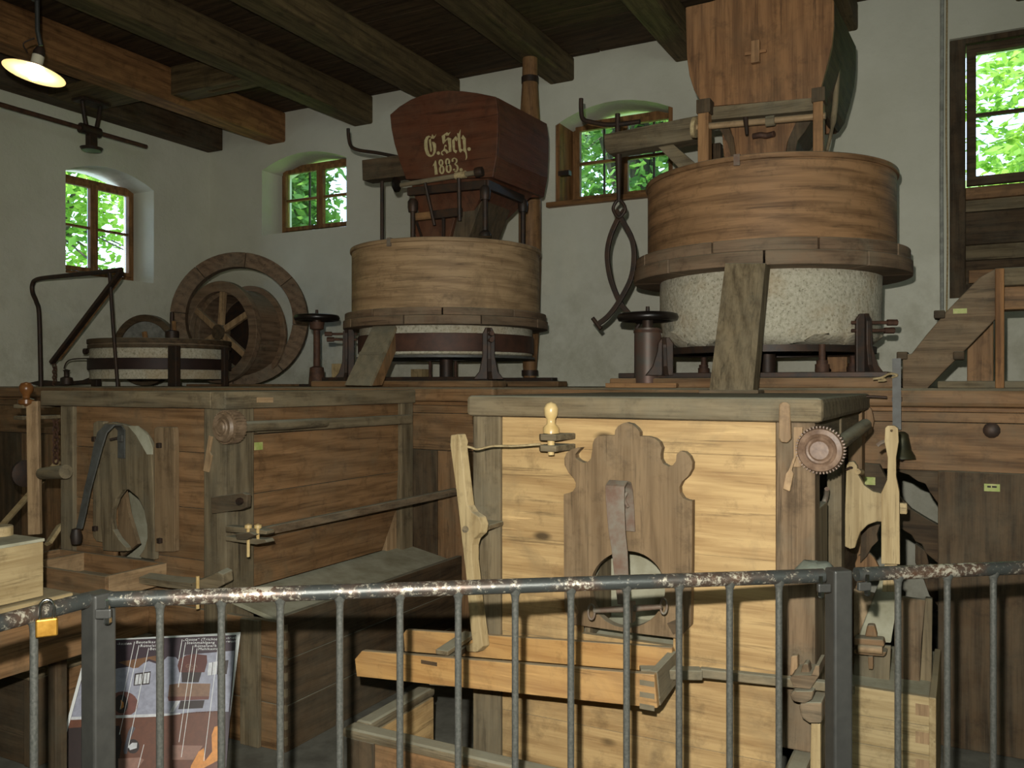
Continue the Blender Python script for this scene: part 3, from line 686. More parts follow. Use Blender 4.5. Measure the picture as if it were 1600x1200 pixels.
# lettering, hand painted blackletter and figures
def LT(pts, Y=FY - .0025): return [PY(640 + x / 13.333, 190 + y / 13.333, Y) for x, y in pts]
lb = B(); G = []
G += [[(400, 290), (345, 315), (308, 390), (303, 500), (318, 610), (350, 690), (400, 730), (445, 737), (442, 700), (410, 665), (383, 580), (371, 480), (373, 390), (395, 330), (425, 328), (442, 312)],
      [(445, 737), (500, 705), (540, 640), (552, 540), (545, 460), (510, 425), (465, 420), (475, 470), (492, 540), (495, 620), (480, 680), (442, 700)],
      [(398, 382), (440, 352), (446, 420), (455, 500), (467, 580), (452, 632), (430, 622), (420, 540), (406, 450)],
      [(472, 262), (438, 350), (500, 356), (532, 312), (550, 265), (512, 312)], ell(598, 655, 34, 37, 14),
      [(668, 300), (778, 222), (810, 242), (852, 213), (808, 290), (768, 292), (738, 276), (738, 398), (700, 470), (686, 440), (680, 380)],
      [(700, 470), (735, 392), (800, 325), (864, 350), (864, 450), (872, 622), (815, 640), (812, 500), (795, 400), (785, 372)],
      [(742, 478), (768, 490), (770, 522), (742, 512), (732, 560), (782, 590), (815, 640), (770, 672), (742, 622), (700, 612), (672, 648), (688, 676), (708, 690), (682, 706), (655, 680), (655, 630), (700, 588), (716, 560), (722, 505)],
      [(885, 390), (962, 298), (1004, 355), (975, 412), (938, 374), (945, 588), (992, 602), (965, 664), (905, 612), (888, 500)],
      [(990, 240), (1020, 248), (1062, 160), (1056, 240), (1052, 330), (1072, 562), (1112, 590), (1060, 646), (1030, 620), (1012, 480), (1004, 360)],
      [(1072, 345), (1110, 276), (1167, 350), (1172, 560), (1196, 680), (1200, 750), (1165, 802), (1174, 730), (1158, 650), (1108, 602), (1120, 540), (1102, 372)], ell(1238, 572, 36, 38, 14),
      [(475, 930), (538, 803), (552, 830), (567, 950), (587, 1096), (524, 1106), (518, 1000), (508, 905)], ell(1072, 1003, 34, 36, 14)]
for g in G: lb.prism([LT(g)], (0, .002, 0))
for cx_, cy_, rx, ry, hx, hy in ((652, 855, 52, 72, 17, 42), (670, 1003, 58, 92, 20, 62), (790, 838, 54, 76, 18, 46), (812, 975, 64, 96, 22, 64)):
    lb.prism([LT(ell(cx_, cy_, rx, ry, 20)), LT(ell(cx_, cy_, hx, hy, 14))], (0, .002, 0))
th_ = [(885, 800), (905, 768), (940, 760), (978, 790), (980, 840), (935, 885), (985, 915), (1005, 970), (985, 1030), (945, 1040), (920, 1010)]
wd = [34, 22, 16, 34, 34, 14, 34, 42, 30, 16, 34]
for i in range(len(th_) - 1):
    a_, c_ = Vector(th_[i]), Vector(th_[i + 1]); n_ = (c_ - a_).normalized(); n_ = Vector((-n_.y, n_.x))
    lb.prism([LT([tuple(a_ + n_ * wd[i] / 2), tuple(c_ + n_ * wd[i + 1] / 2), tuple(c_ - n_ * wd[i + 1] / 2), tuple(a_ - n_ * wd[i] / 2)])], (0, .002, 0))
lb.prism([LT(ell(892, 815, 20, 24, 10))], (0, .002, 0)); lb.prism([LT(ell(926, 1005, 24, 26, 10))], (0, .002, 0))
mk('lettering', lb, PAINTW, hp, label='cream painted blackletter G. Sch. with 1883. below')
# iron cradle on the tub
cr = thing('hopper_cradle', 'black iron frame on the pale brown tub holding up the red hopper', 'iron frame', (LX, LY, 2.55))
def rod(name, pts, r, par, mat=IRON, n=10, smooth=60): return mk(name, B().tube(pts, r, n), mat, par, smooth=smooth)
fz = PY(640, 302, 4.83).z; topz = 2.555
L_ = [PY(645, 300, 4.83), PY(757, 290, 4.83), PY(816, 318, 5.45)]
for q, pz in ((PY(645, 320, 4.83), 0), (PY(758, 300, 4.83), 0), (PY(817, 320, 5.42), 0)):
    rod('leg', [(q.x, q.y, topz), (q.x, q.y, q.z)], .017, cr); mk('collar', B().lathe((q.x, q.y, 0), [(.03, q.z - .05), (.035, q.z - .02), (.035, q.z + .02), (.02, q.z + .04), (0, q.z + .04)], 14), IRON, cr, smooth=50)
    mk('foot', B().lathe((q.x, q.y, 0), [(.04, topz - .01), (.04, topz + .01), (.02, topz + .03), (.0, topz + .03)], 12), IRON, cr, smooth=50)
a_, c_, e_ = PY(638, 300, 4.83), PY(760, 288, 4.83), PY(817, 312, 5.42)
mk('cross_bar', B().bar(a_, c_, .03, .055), IRON, cr, .004); mk('cross_bar', B().bar(c_, e_, .03, .06), IRON, cr, .004)
mk('roller', B().tube([PY(622, 290, 4.80), PY(742, 270, 4.80)], .016, 14), W('grey', 'x'), cr, smooth=50)
mk('roller_knob', B().lathe(PY(624, 288, 4.78), [(.022, 0), (.05, .012), (.052, .03), (.03, .045), (0, .05)], 18, (-1, -.15, 0)), BLACKW, cr, smooth=50)
mk('roller_end', B().lathe(PY(743, 270, 4.80), [(.03, 0), (.034, .02), (.03, .05), (0, .05)], 14, (1, .1, .1)), IRON, cr, smooth=50)
mk('rope_winding', B().tube([PY(712, 275, 4.80), PY(728, 272, 4.80)], .024, 12), ROPE, cr, smooth=60)
rod('hanger', [PY(664, 286, 4.79), PY(679, 352, 4.83)], .012, cr); rod('hanger', [PY(717, 278, 4.79), PY(718, 345, 4.83)], .014, cr)
mk('shoe_bar', B().bar(PY(643, 340, 4.86), PY(680, 336, 4.86), .03, .05), W('shaft', 'x'), cr, .003)
mk('shoe_bar', B().bar(PY(678, 336, 4.85), PY(721, 331, 4.85), .03, .055), IRON, cr, .003)
rod('spring_rod', [PY(650, 344, 4.9), PY(659, 371, 5.0)], .01, cr); rod('shoe_rod', [PY(693, 340, 4.84), PY(693, 369, 4.9)], .012, cr)
# arms at the left of the hopper
ar = thing('hopper_beam', 'short dark wooden beam with a bent iron rod sticking out left of the red hopper', 'beam', tuple(PY(590, 262, 5.05)))
mk('arm_beam', B().prism([[PY(565, 250, 4.98), PY(640, 240, 4.98), PY(640, 274, 4.98), PY(566, 282, 4.98)]], (0, .12, 0)), W('darkbrown', 'x'), ar, .006)
rod('bent_rod', curve([PY(544, 201, 5.04), PY(545, 216, 5.04), PY(549, 229, 5.04), PY(562, 235, 5.04), PY(590, 239, 5.04), PY(625, 246, 5.04)], 5), .013, ar)
ir = thing('iron_upright', 'thin black iron upright standing on the tub rim left of the red hopper', 'iron rod', (PY(597, 370, 5.06).x, 5.06, 2.55))
p = PY(597, 370, 5.06); rod('rod', [(p.x, 5.06, 2.55), (p.x, 5.06, PY(597, 282, 5.06).z)], .014, ir)
mk('foot', B().lathe((p.x, 5.06, 2.55), [(.035, 0), (.03, .02), (.018, .05), (0, .05)], 12), IRON, ir, smooth=50)
# turned shaft behind, from platform to ceiling
sh = thing('wooden_shaft', 'tall tapered brown wooden shaft with iron bands behind the red hopper', 'shaft', (PD(828, 600, 6.9).x, PD(828, 600, 6.9).y, PZT))
p = PD(828, 600, 6.9)
mk('shaft_body', B().lathe((p.x, p.y, 0), [(.05, PZT + .005), (.055, 1.72), (.075, 2.0), (.09, 2.5), (.092, 3.2), (.082, 3.7), (.062, 4.02), (.06, 4.198)], 20), W('shaft', 'z'), sh, smooth=50)
for z0, z1, r_ in ((1.665, 1.71, .066), (1.585, 1.6, .055), (4.0, 4.05, .068)): mk('iron_band', B().band((p.x, p.y, 0), .04, r_, z0, z1, 20), IRON, sh, 0, 40)

# ------------------------------------------------------------------ right hopper
h2 = thing('brown_hopper', 'large reddish brown wooden grain hopper above the tall mill at the right', 'hopper', (RX, RY, 2.75))
FY2 = 4.60; BY2 = 5.30
f2 = [(1071, 11), (1110, 2), (1150, -10), (1190, -14), (1230, -12), (1270, -6), (1303, 0), (1303, 40), (1300, 70), (1293, 100), (1283, 136), (1272, 153), (1107, 166), (1094, 158), (1084, 140), (1077, 118), (1073, 90)]
fp2 = pY(f2, FY2)
n3 = len(fp2); cuts = [-1.36, -1.10, -.86, -.59]
mk('front_board', B().prism([fp2], (0, .035, 0)), W('hopper', 'z'), h2, .005)
bk2 = [Vector((p.x + .015, BY2, p.z)) for p in fp2]; mk('back_board', B().prism([bk2], (0, .03, 0)), W('hopper', 'z'), h2, .005)
def side(idx, src, inw, dxb, mat):
    tr = B(); sr = [src[i] for i in idx]; m = len(sr)
    q = [p + Vector((0, .035, 0)) for p in sr]; bk = [Vector((p.x + dxb, BY2, p.z)) for p in sr]
    vs = q + bk + [p + Vector((inw, 0, 0)) for p in q] + [p + Vector((inw, 0, 0)) for p in bk]
    fs = [(i, i + 1, m + i + 1, m + i) for i in range(m - 1)] + [(2 * m + i, 3 * m + i, 3 * m + i + 1, 2 * m + i + 1) for i in range(m - 1)]
    fs += [(0, m, 3 * m, 2 * m), (m - 1, 3 * m - 1, 4 * m - 1, 2 * m - 1)]
    return mk('side_board', tr.add(vs, fs), mat, h2)
side([6, 7, 8, 9, 10, 11], fp2, -.03, .03, W('darkbrown', 'y')); side([0, 16, 15, 14, 13, 12], fp2, .03, .015, W('darkbrown', 'y'))
p = PY(1180, 81, FY2 - .03); mk('tenon', B().box((p.x - .022, FY2 - .035, p.z - .055), (p.x + .022, FY2, p.z + .06)), W('tubred', 'z'), h2, .003)
mk('tenon_peg', B().box((p.x - .055, FY2 - .028, p.z - .008), (p.x + .055, FY2 - .012, p.z + .008)), W('hopper', 'x'), h2, .002)
c0, c1 = PY(1107, 172, FY2 - .03), PY(1270, 160, FY2 - .03)
mk('cross_rail', B().prism([[PY(1100, 168, 4.56), PY(1277, 152, 4.56), PY(1277, 172, 4.56), PY(1100, 188, 4.56)]], (0, .06, 0)), W('grey', 'x'), h2, .005)
# funnel and shoe
mk('funnel', frustum(fp2[12].x + .05, fp2[11].x - .05, FY2 + .05, BY2, fp2[12].z + .0, -1.18, -.86, 4.80, 5.15, 2.72), W('hopper', 'z'), h2, .004)
sh_ = [(1134, 184), (1250, 178), (1240, 200), (1230, 222), (1226, 246), (1150, 248), (1148, 230), (1142, 205)]
mk('shoe', B().prism([pY(sh_, 4.66)], (0, .3, 0)), W('hopper', 'z'), h2, .005)
mk('shoe_cheek', B().prism([pY([(1121, 196), (1134, 188), (1146, 215), (1150, 248), (1143, 248), (1136, 222)], 4.65)], (0, .3, 0)), W('darkbrown', 'z'), h2, .003)
mk('shoe_cheek', B().prism([pY([(1250, 178), (1268, 188), (1258, 205), (1246, 220), (1242, 240), (1226, 246), (1232, 216)], 4.65)], (0, .3, 0)), W('darkbrown', 'z'), h2, .003)
mk('cord_knot', B().tube(curve([PY(1177, 213, 4.63), PY(1188, 211, 4.62), PY(1198, 212, 4.63), PY(1210, 209, 4.62)], 4), .016, 8), RUST, h2, smooth=60)
fr2 = thing('hopper_stand', 'square wooden posts with a turned rod carrying the brown hopper on the tall mill', 'frame', (RX, RY, 2.75))
for a_, c_, yy, tp in ((1090, 1107, 4.50, 160), (1270, 1286, 4.50, 142)):
    x0 = PY(a_, 200, yy).x; x1 = PY(c_, 200, yy).x
    mk('post', B().box((x0, yy, 2.735), (x1, yy + .07, PY(a_, tp, yy).z)), W('shaft', 'z'), fr2, .004)
    mk('post_cap', B().box((x0 - .006, yy - .008, PY(a_, tp + 18, yy).z), (x1 + .01, yy + .078, PY(a_, tp - 4, yy).z)), W('darkbrown', 'z'), fr2, .004)
for px_ in (1118, 1245):
    p = PY(px_, 200, 5.35); mk('post', B().box((p.x - .03, 5.35, 2.735), (p.x + .03, 5.42, 3.1)), W('darkbrown', 'z'), fr2, .004)
mk('back_rail', B().box((PY(1115, 200, 5.35).x, 5.33, 2.88), (PY(1280, 200, 5.35).x, 5.35, 2.98)), W('brown', 'x'), fr2, .004)
mk('turned_rod', B().tube([PY(1085, 199, 4.52), PY(1290, 181, 4.52)], .017, 12), W('tub', 'x'), fr2, smooth=50)
mk('tuning_peg', B().tube([PY(1165, 184, 4.5), PY(1167, 211, 4.48)], [.014, .008], 10), IRON, fr2, smooth=50)
mk('rod_sleeve', B().tube([PY(1197, 190, 4.52), PY(1211, 188, 4.52)], .027, 12), W('grey', 'x'), fr2, smooth=50)
mk('cord_winding', B().tube([PY(1083, 199, 4.52), PY(1089, 199, 4.52)], .055, 14), ROPE, fr2, smooth=50)
# pole right of hopper
tag(mk('springy_pole', B().tube(curve([PY(1309, 34, 4.9), PY(1310, 60, 4.9), PY(1306, 150, 4.88), PY(1300, 200, 4.85), PY(1292, 236, 4.8)], 5), [.02] * 6 + [.016] * 9 + [.010] * 6, 8), W('grey', 'z'), smooth=60, at=tuple(PY(1292, 236, 4.8))), 'thin bowed greyish wooden pole at the right side of the brown hopper', 'pole')
# arm with tongs
a2 = thing('hoist_arm', 'horizontal wooden arm with brace and bent iron rod left of the tall mill', 'beam', tuple(PY(1040, 230, 4.86)))
mk('arm_beam', B().prism([[PY(943, 210, 4.80), PY(1092, 180, 4.80), PY(1092, 216, 4.80), PY(950, 240, 4.80), PY(945, 233, 4.80)]], (0, .13, 0)), W('grey', 'x'), a2, .006)
mk('brace', B().prism([[PY(1022, 224, 4.84), PY(1048, 222, 4.84), PY(1090, 258, 4.84), PY(1060, 262, 4.84)]], (0, .09, 0)), W('grey', 'x'), a2, .005)
rod('bent_rod', curve([PY(908, 154, 4.86), PY(908, 172, 4.86), PY(911, 186, 4.86), PY(925, 191, 4.86), PY(955, 195, 4.86), PY(1000, 190, 4.86)], 5), .014, a2)
rod('eye_bolt', [PY(965, 178, 4.86), PY(965, 250, 4.86)], .016, a2)
tg = thing('stone_tongs', 'black iron lifting tongs with two curved arms hanging from the hoist arm', 'tongs', tuple(PY(968, 320, 4.86)))
YT = 4.86
rod('shank', [PY(966, 238, YT), PY(967, 315, YT)], [.022, .011], tg)
mk('shackle', B().tube(curve([PY(967, 312, YT), PY(977, 326, YT), PY(967, 340, YT), PY(958, 326, YT)], 5, True), .010, 8, True), IRON, tg, smooth=60)
def flat(pts, w, th, par, name, mat=IRON):
    P = [Vector(p) for p in pts]; bb = B(); vs = []
    ws = w if isinstance(w, list) else [w] * len(P)
    for i, p in enumerate(P):
        d = (P[min(i + 1, len(P) - 1)] - P[max(i - 1, 0)]); d = Vector((d.x, 0, d.z)).normalized(); s_ = Vector((d.z, 0, -d.x))
        ww = ws[min(i * len(ws) // len(P), len(ws) - 1)]
        for a, c in ((-1, 0), (1, 0), (1, 1), (-1, 1)): vs.append(p + s_ * a * ww / 2 + Vector((0, c * th, 0)))
    fs = [(0, 1, 2, 3), tuple((len(P) - 1) * 4 + i for i in (3, 2, 1, 0))]
    for q in range(len(P) - 1):
        for i in range(4): fs.append((q * 4 + i, (q + 1) * 4 + i, (q + 1) * 4 + (i + 1) % 4, q * 4 + (i + 1) % 4))
    return mk(name, bb.add(vs, fs), mat, par, .003)
flat(curve([PY(961, 328, YT), PY(972, 345, YT), PY(986, 372, YT), PY(990, 400, YT), PY(985, 435, YT), PY(967, 470, YT), PY(950, 493, YT), PY(934, 506, YT)], 5), .03, .02, tg, 'tong_arm')
flat(curve([PY(975, 328, YT + .022), PY(963, 345, YT + .022), PY(952, 372, YT + .022), PY(948, 400, YT + .022), PY(953, 435, YT + .022), PY(967, 470, YT + .022), PY(982, 490, YT + .022), PY(1000, 506, YT + .022)], 5), .03, .02, tg, 'tong_arm')
rod('pin', [PY(926, 497, YT + .01), PY(939, 514, YT + .01)], .013, tg); rod('pin', [PY(1004, 498, YT + .03), PY(994, 514, YT + .03)], .013, tg)

# ------------------------------------------------------------------ low stone at the left and the wooden pulleys
ls = thing('small_millstone', 'small low mill with whitish stone and dark iron band at the far left', 'millstone', (-6.0, 5.07, PZT))
c = (-6.0, 5.07, 0)
mk('stone', B().lathe(c, [(.05, 1.90), (.545, 1.90), (.545, 1.64), (.05, 1.64)], 72), STONE, ls, smooth=40)
for z0, z1, r_ in ((1.925, 1.962, .565), (1.885, 1.915, .56)): mk('wood_hoop', B().band(c, .50, r_, z0, z1, 72), W('darkbrown', 'x'), ls, .004, 30)
mk('wood_hoop', B().band(c, .50, .55, 1.905, 1.93, 72), W('ring', 'x'), ls, 0, 30)
mk('lid', B().lathe(c, [(0, 1.93), (.5, 1.93), (.5, 1.955), (0, 1.955)], 64), W('darkbrown', 'y'), ls)
mk('iron_hoop', B().band(c, .54, .562, 1.715, 1.805, 72), plain('black_brown_band', (52, 34, 28), .6, .2, (40, 28, 24), 14), ls, .003, 30)
for px_, w_ in ((273, .045), (151, .035), (352, .02)):
    p = PD(px_, 570, 6.72 if px_ == 273 else (7.1 if px_ > 300 else 7.2)); mk('upright', B().box((p.x - w_, p.y - .03, PZT), (p.x + w_, p.y + .02, PY(px_, 540, p.y).z if px_ < 300 else 1.9)), IRON, ls, .006)
p = PD(140, 549, 7.15); mk('clamp_screw', B().tube([PD(134, 549, 7.15), PD(150, 549, 7.15)], .012, 8).tube([PD(131, 549, 7.15), PD(136, 549, 7.15)], .025, 8), IRON, ls)
mk('base_frame', B().prism([[PY(128, 594, 4.75), PY(150, 586, 4.75), PY(150, 598, 4.75), PY(96, 603, 4.75), PY(96, 597, 4.75)]], (0, .05, 0)), IRON, ls, .003)
mk('iron_shaft', B().tube([(-5.87, 5.07, 1.95), (-5.87, 5.07, 2.2)], .016, 10), IRON, ls, smooth=50)
mk('shaft_socket', B().lathe((-5.87, 5.07, 0), [(.055, 1.955), (.055, 2.04), (.03, 2.05), (.0, 2.05)], 16), IRON, ls, smooth=50)
for px_, nm in ((228, 'small pale wooden wedge standing on the small millstone lid'), (274, 'curved pale wooden stick standing on the small millstone lid')):
    p = PD(px_, 522, 7.2 if px_ > 250 else 7.35)
    tag(mk('wooden_peg', B().bar((p.x, p.y, 1.955), (p.x - .02, p.y, 1.955 + (.09 if px_ < 250 else .17)), .035 if px_ < 250 else .02, .03, (0, 1, 0)), W('shaft', 'z'), at=(p.x, p.y, 1.955), bevel=.004), nm, 'peg')
def wheel(root, c, Ro, Ri, th, ax, mat, spokes=0, hub=.08, segs=0):
    c = Vector(c); ax = Vector(ax).normalized()
    if segs:
        a = ax.orthogonal().normalized(); bb_ = ax.cross(a)
        for k in range(segs):
            t0 = 2 * math.pi * k / segs + .004; t1 = 2 * math.pi * (k + 1) / segs - .004; vs = []; m = 8
            for q in range(m + 1):
                t = t0 + (t1 - t0) * q / m; d = a * math.cos(t) + bb_ * math.sin(t)
                for r_, z_ in ((Ro, 0), (Ro, th), (Ri, th), (Ri, 0)): vs.append(c + d * r_ + ax * z_)
            fs = [(0, 1, 2, 3), tuple(m * 4 + i for i in (3, 2, 1, 0))]
            for q in range(m):
                for i in range(4): fs.append((q * 4 + i, (q + 1) * 4 + i, (q + 1) * 4 + (i + 1) % 4, q * 4 + (i + 1) % 4))
            mk('rim_segment', B().add(vs, fs), mat, root, .004, 30)
    else: mk('rim', B().band(c, Ri, Ro, 0, th, 64, ax), mat, root, .005, 30)
    a = ax.orthogonal().normalized(); bb_ = ax.cross(a)
    for k in range(spokes):
        t = 2 * math.pi * k / spokes + .35; d = a * math.cos(t) + bb_ * math.sin(t)
        mk('spoke', B().bar(c + ax * th * .5, c + ax * th * .5 + d * (Ri + .01), .055, .04, ax), W('tub', 'z'), root, .004)
    if spokes: mk('hub', B().lathe(c, [(hub, -.01), (hub, th + .02), (0, th + .02)], 24, ax), W('darkbrown', 'y'), root, smooth=50)
tocam = Vector((0, 0, 0))
rg = thing('large_wooden_ring', 'large brown wooden rim leaning upright behind the small mill, around the spoked pulley', 'wheel', (-6.2, 6.16, PZT))
cc = PD(378, 506, 8.0); ax = Vector((-cc.x, -cc.y, 0)).normalized(); ax = (ax + Vector((-.22, 0, 0))).normalized()
wheel(rg, Vector((cc.x, cc.y, 2.193)), .61, .475, .13, ax, W('ring', 'x'), segs=8)
pu = thing('spoked_pulley', 'wooden belt pulley with spokes and deep drum in front of the large wooden rim', 'wheel', (-6.06, 5.70, PZT))
cp = PD(341, 508, 7.75); cp.z = PZT + .485
wheel(pu, cp, .46, .365, .06, (0, 1, 0), W('ring', 'x'), 6, .07)
mk('drum', B().band(cp + Vector((.02, .07, 0)), .34, .40, 0, .36, 64, (0, 1, 0)), W('ring', 'y'), pu, .004, 30)
mk('drum_flange', B().band(cp + Vector((.02, .34, 0)), .33, .45, 0, .03, 64, (0, 1, 0)), W('ring', 'x'), pu, .004, 30)
mk('drum_back', B().lathe(cp + Vector((.02, .33, 0)), [(.33, 0), (.33, .01), (0, .01)], 48, (0, 1, 0)), IRON, pu)
wheel_s = thing('grindstone', 'small dark disc half hidden behind the small mill lid near the left wall', 'grindstone', tuple(PD(232, 600, 8.2)))
wheel_s.location.z = PZT
cg = PD(232, 600, 8.2); cg.z = PZT + .34
mk('disc', B().band(cg, .27, .335, 0, .07, 48, (.3, -1, 0)), W('darkbrown', 'x'), wheel_s, .004, 30)
mk('web', B().lathe(cg + Vector((0, -.03, 0)), [(.27, 0), (.27, .02), (0, .02)], 48, (.3, -1, 0)), plain('grey_web', (140, 140, 132), .8), wheel_s)
mk('wood_base', B().box((cp.x - .35, cp.y - .05, PZT), (cp.x + .55, cp.y + .45, PZT + .02)), W('brown', 'x'), pu, .005)

# handwheels ---------------------------------------------------------
def handwheel(px_, py_, d_, R_, kind, label):
    p = PD(px_, py_, d_); root = thing('handwheel', label, 'handwheel', (p.x, p.y, PZT)); c = (p.x, p.y, 0); z = p.z
    mk('wheel_rim', B().lathe(c, [(R_ - .03, z - .022), (R_ - .008, z - .018), (R_, z), (R_ - .008, z + .018), (R_ - .03, z + .024), (R_ - .05, z + .008), (R_ - .05, z - .01)], 40, closed=True), BLACKW, root, smooth=70)
    mk('wheel_disc', B().lathe(c, [(0, z - .012), (R_ - .04, z - .008), (R_ - .04, z + .008), (.03, z + .02), (0, z + .02)], 32), BLACKW, root, smooth=60)
    mk('hub', B().lathe(c, [(.03, z - .06), (.03, z + .03), (.012, z + .03), (.01, z + .06), (0, z + .06)], 14), IRON, root, smooth=50)
    if kind == 'drum':
        zb = PZT + .022
        mk('drum', B().lathe(c, [(.073, zb), (.073, z - .072), (.068, z - .07), (.068, z - .06), (0, z - .06)], 32), plain('drum_iron', (82, 78, 70), .5, .3, (98, 70, 58), 9), root, smooth=50)
        mk('drum_band', B().band(c, .06, .077, z - .085, z - .07, 32), RUST, root, 0, 30)
        mk('base_plate', B().box((p.x - .19, p.y - .08, PZT + .005), (p.x + .19, p.y + .1, zb)), IRON, root, .004)
    else:
        mk('stem', B().lathe(c, [(.06, PZT + .02), (.05, PZT + .14), (.025, PZT + .15), (.025, z - .09), (.05, z - .08), (.055, z - .03), (0, z - .03)], 20), RUST, root, smooth=50)
        mk('base_plate', B().box((p.x - .1, p.y - .08, PZT + .002), (p.x + .1, p.y + .1, PZT + .02)), IRON, root, .004)
    return root
handwheel(1012, 496, 4.72, .168, 'drum', 'black iron handwheel on a thick drum, left of the pale bedstone')
handwheel(495, 497, 6.3, .166, 'stem', 'black iron handwheel on a thin stem between the wooden rim and the pale brown tub')
tag(mk('wood_blocks', B().box((0, 0, 0), (.01, .01, .01)), W('shaft', 'x')), 'x', 'x') if 0 else None
p = PY(1000, 605, 4.46)
tag(mk('floor_lath', B().box((PY(956, 600, 4.5).x, 4.40, PZT), (PY(1065, 600, 4.5).x, 4.44, PZT + .025)), W('shaft', 'x'), at=(p.x, 4.42, PZT), bevel=.003), 'light wooden lath lying in front of the drum handwheel', 'lath')

# iron crane rods at far left -----------------------------------------
cn = thing('iron_crane', 'thin black iron bow with a slanting bar, standing before the left wall window', 'iron frame', tuple(PY(64, 600, 4.49)))
cn.location.z = PZT; YC = 4.49
rod('bow', curve([PY(64, 606, YC), PY(63, 560, YC), PY(61, 490, YC), PY(57, 472, YC), PY(51, 457, YC), PY(51, 444, YC), PY(60, 436, YC), PY(100, 431, YC), PY(150, 426, YC), PY(190, 421, YC)], 5), .018, cn)
rod('rod', [PY(171, 422, YC), PY(176, 500, YC), PY(184, 604, YC)], .014, cn)
mk('slanting_bar', B().bar(PY(190, 424, YC), PY(81, 567, YC), .03, .045, (0, 1, 0)), IRON, cn, .004)
mk('bar_batten', B().bar(PY(188, 432, YC + .03), PY(92, 560, YC + .03), .03, .03, (0, 1, 0)), W('shaft', 'z'), cn, .004)
for k in range(7):
    p = PY(85 + (k % 2), 572 + k * 4.5, YC); mk('chain_link', B().tube([(p.x + .013 * math.cos(t) * (1 if k % 2 else .3), p.y + .013 * math.cos(t) * (.3 if k % 2 else 1), p.z + .018 * math.sin(t)) for t in [i * math.pi / 4 for i in range(8)]], .005, 5, True), RUST, cn)
rod('wire', curve([PY(100, 576, YC), PY(104, 566, YC), PY(115, 561, YC), PY(146, 560, YC)], 4), .005, cn)
mk('fitting', B().lathe(PY(104, 600, YC), [(.05, 0), (.045, .05), (.02, .06), (.02, .10), (.03, .11), (0, .12)], 12), IRON, cn, smooth=50)
mk('plate', B().prism([[PY(45, 598, YC), PY(64, 594, YC), PY(100, 597, YC), PY(100, 603, YC), PY(60, 603, YC)]], (0, .05, 0)), IRON, cn, .003)

# line shaft with hanger under the ceiling at the left -------------------
lsft = thing('line_shaft', 'thin brown iron shaft hanging level along the left wall under the ceiling', 'shaft', (-6.85, 5.0, 3.84))
rod('shaft', [(-6.85, .5, 3.84), (-6.85, 5.62, 3.84)], .02, lsft, RUST)
hg = thing('shaft_hanger', 'dark cast iron hanger bracket with drip pan under the red brown beam', 'bracket', (-6.85, 5.04, 4.1))
b = B()
for s_ in (-1, 1): b.tube([(-6.85, 5.04 + s_ * .09, 4.09), (-6.85, 5.04 + s_ * .07, 3.96), (-6.85, 5.04 + s_ * .035, 3.80)], .02, 8)
mk('hanger_arm', b, IRON, hg, smooth=50)
mk('hanger_plate', B().box((-6.93, 4.9, 4.075), (-6.77, 5.18, 4.10)), IRON, hg, .004)
mk('bearing', B().tube([(-6.85, 4.93, 3.84), (-6.85, 5.12, 3.84)], .045, 14), IRON, hg, smooth=50)
mk('bearing_foot', B().box((-6.88, 5.0, 3.68), (-6.82, 5.08, 3.82)), IRON, hg, .006)
mk('drip_pan', B().lathe((-6.85, 5.04, 3.66), [(.03, 0), (.08, .005), (.095, .03), (.085, .03), (.0, .012)], 20), IRON, hg, smooth=50)

# pendant lamp ----------------------------------------------------------
lc = Vector((PD(54, 112, 4.65)))
pdn = thing('pendant_lamp', 'tilted enamel pendant lamp glowing warm on a thin rod at the upper left', 'lamp', tuple(lc))
axs = Vector((.16 * cosY, .16 * sinY, 1)).normalized(); axs = (axs + Vector((-sinY, cosY, 0)) * .12).normalized()
mk('lamp_shade', B().lathe(lc - axs * .01, [(.155, 0), (.135, .012), (.09, .026), (.045, .036), (.03, .045), (.03, .10), (.0, .10)], 40, axs).lathe(lc - axs * .01, [(.152, .001), (.132, .009), (.087, .022), (.042, .031), (0, .033)], 40, axs), [plain('shade_enamel', (214, 206, 180), .4, 0, (206, 198, 172), 5, 0)], pdn, smooth=50)
mk('socket', B().lathe(lc + axs * .06, [(.028, 0), (.03, .05), (.018, .08), (0, .08)], 16, axs), IRON, pdn, smooth=50)
mk('wire_bow', B().tube(curve([lc + Vector((-.03, -.02, .10)), lc + Vector((-.05, -.03, .15)), lc + Vector((0, 0, .18))], 4), .004, 6), IRON, pdn)
rod('rod', [lc + axs * .15, lc + Vector((.01, .01, .22)), Vector((lc.x + .005, lc.y, 4.38))], .012, pdn, POSTM)
mk('rod_joint', B().tube([(lc.x + .006, lc.y, lc.z + .38), (lc.x + .006, lc.y, lc.z + .44)], .02, 10), POSTM, pdn, smooth=50)
s = NT('glowing_bulb'); em = s.n('ShaderNodeEmission'); em.inputs[0].default_value = (1, .72, .34, 1); em.inputs[1].default_value = 60; s.l(em.outputs[0], s.out.inputs[0])
bc = lc - axs * .018
mk('bulb', B().lathe(bc, [(0, -.03), (.02, -.025), (.03, -.005), (.028, .015), (.014, .04), (0, .045)], 20, axs), s.m, pdn, smooth=70)
lamp('lamp_bulb_light', 'POINT', tuple(lc - axs * .055), 9, (1, .70, .36), shadow_soft_size=.02)

exec_rest = True
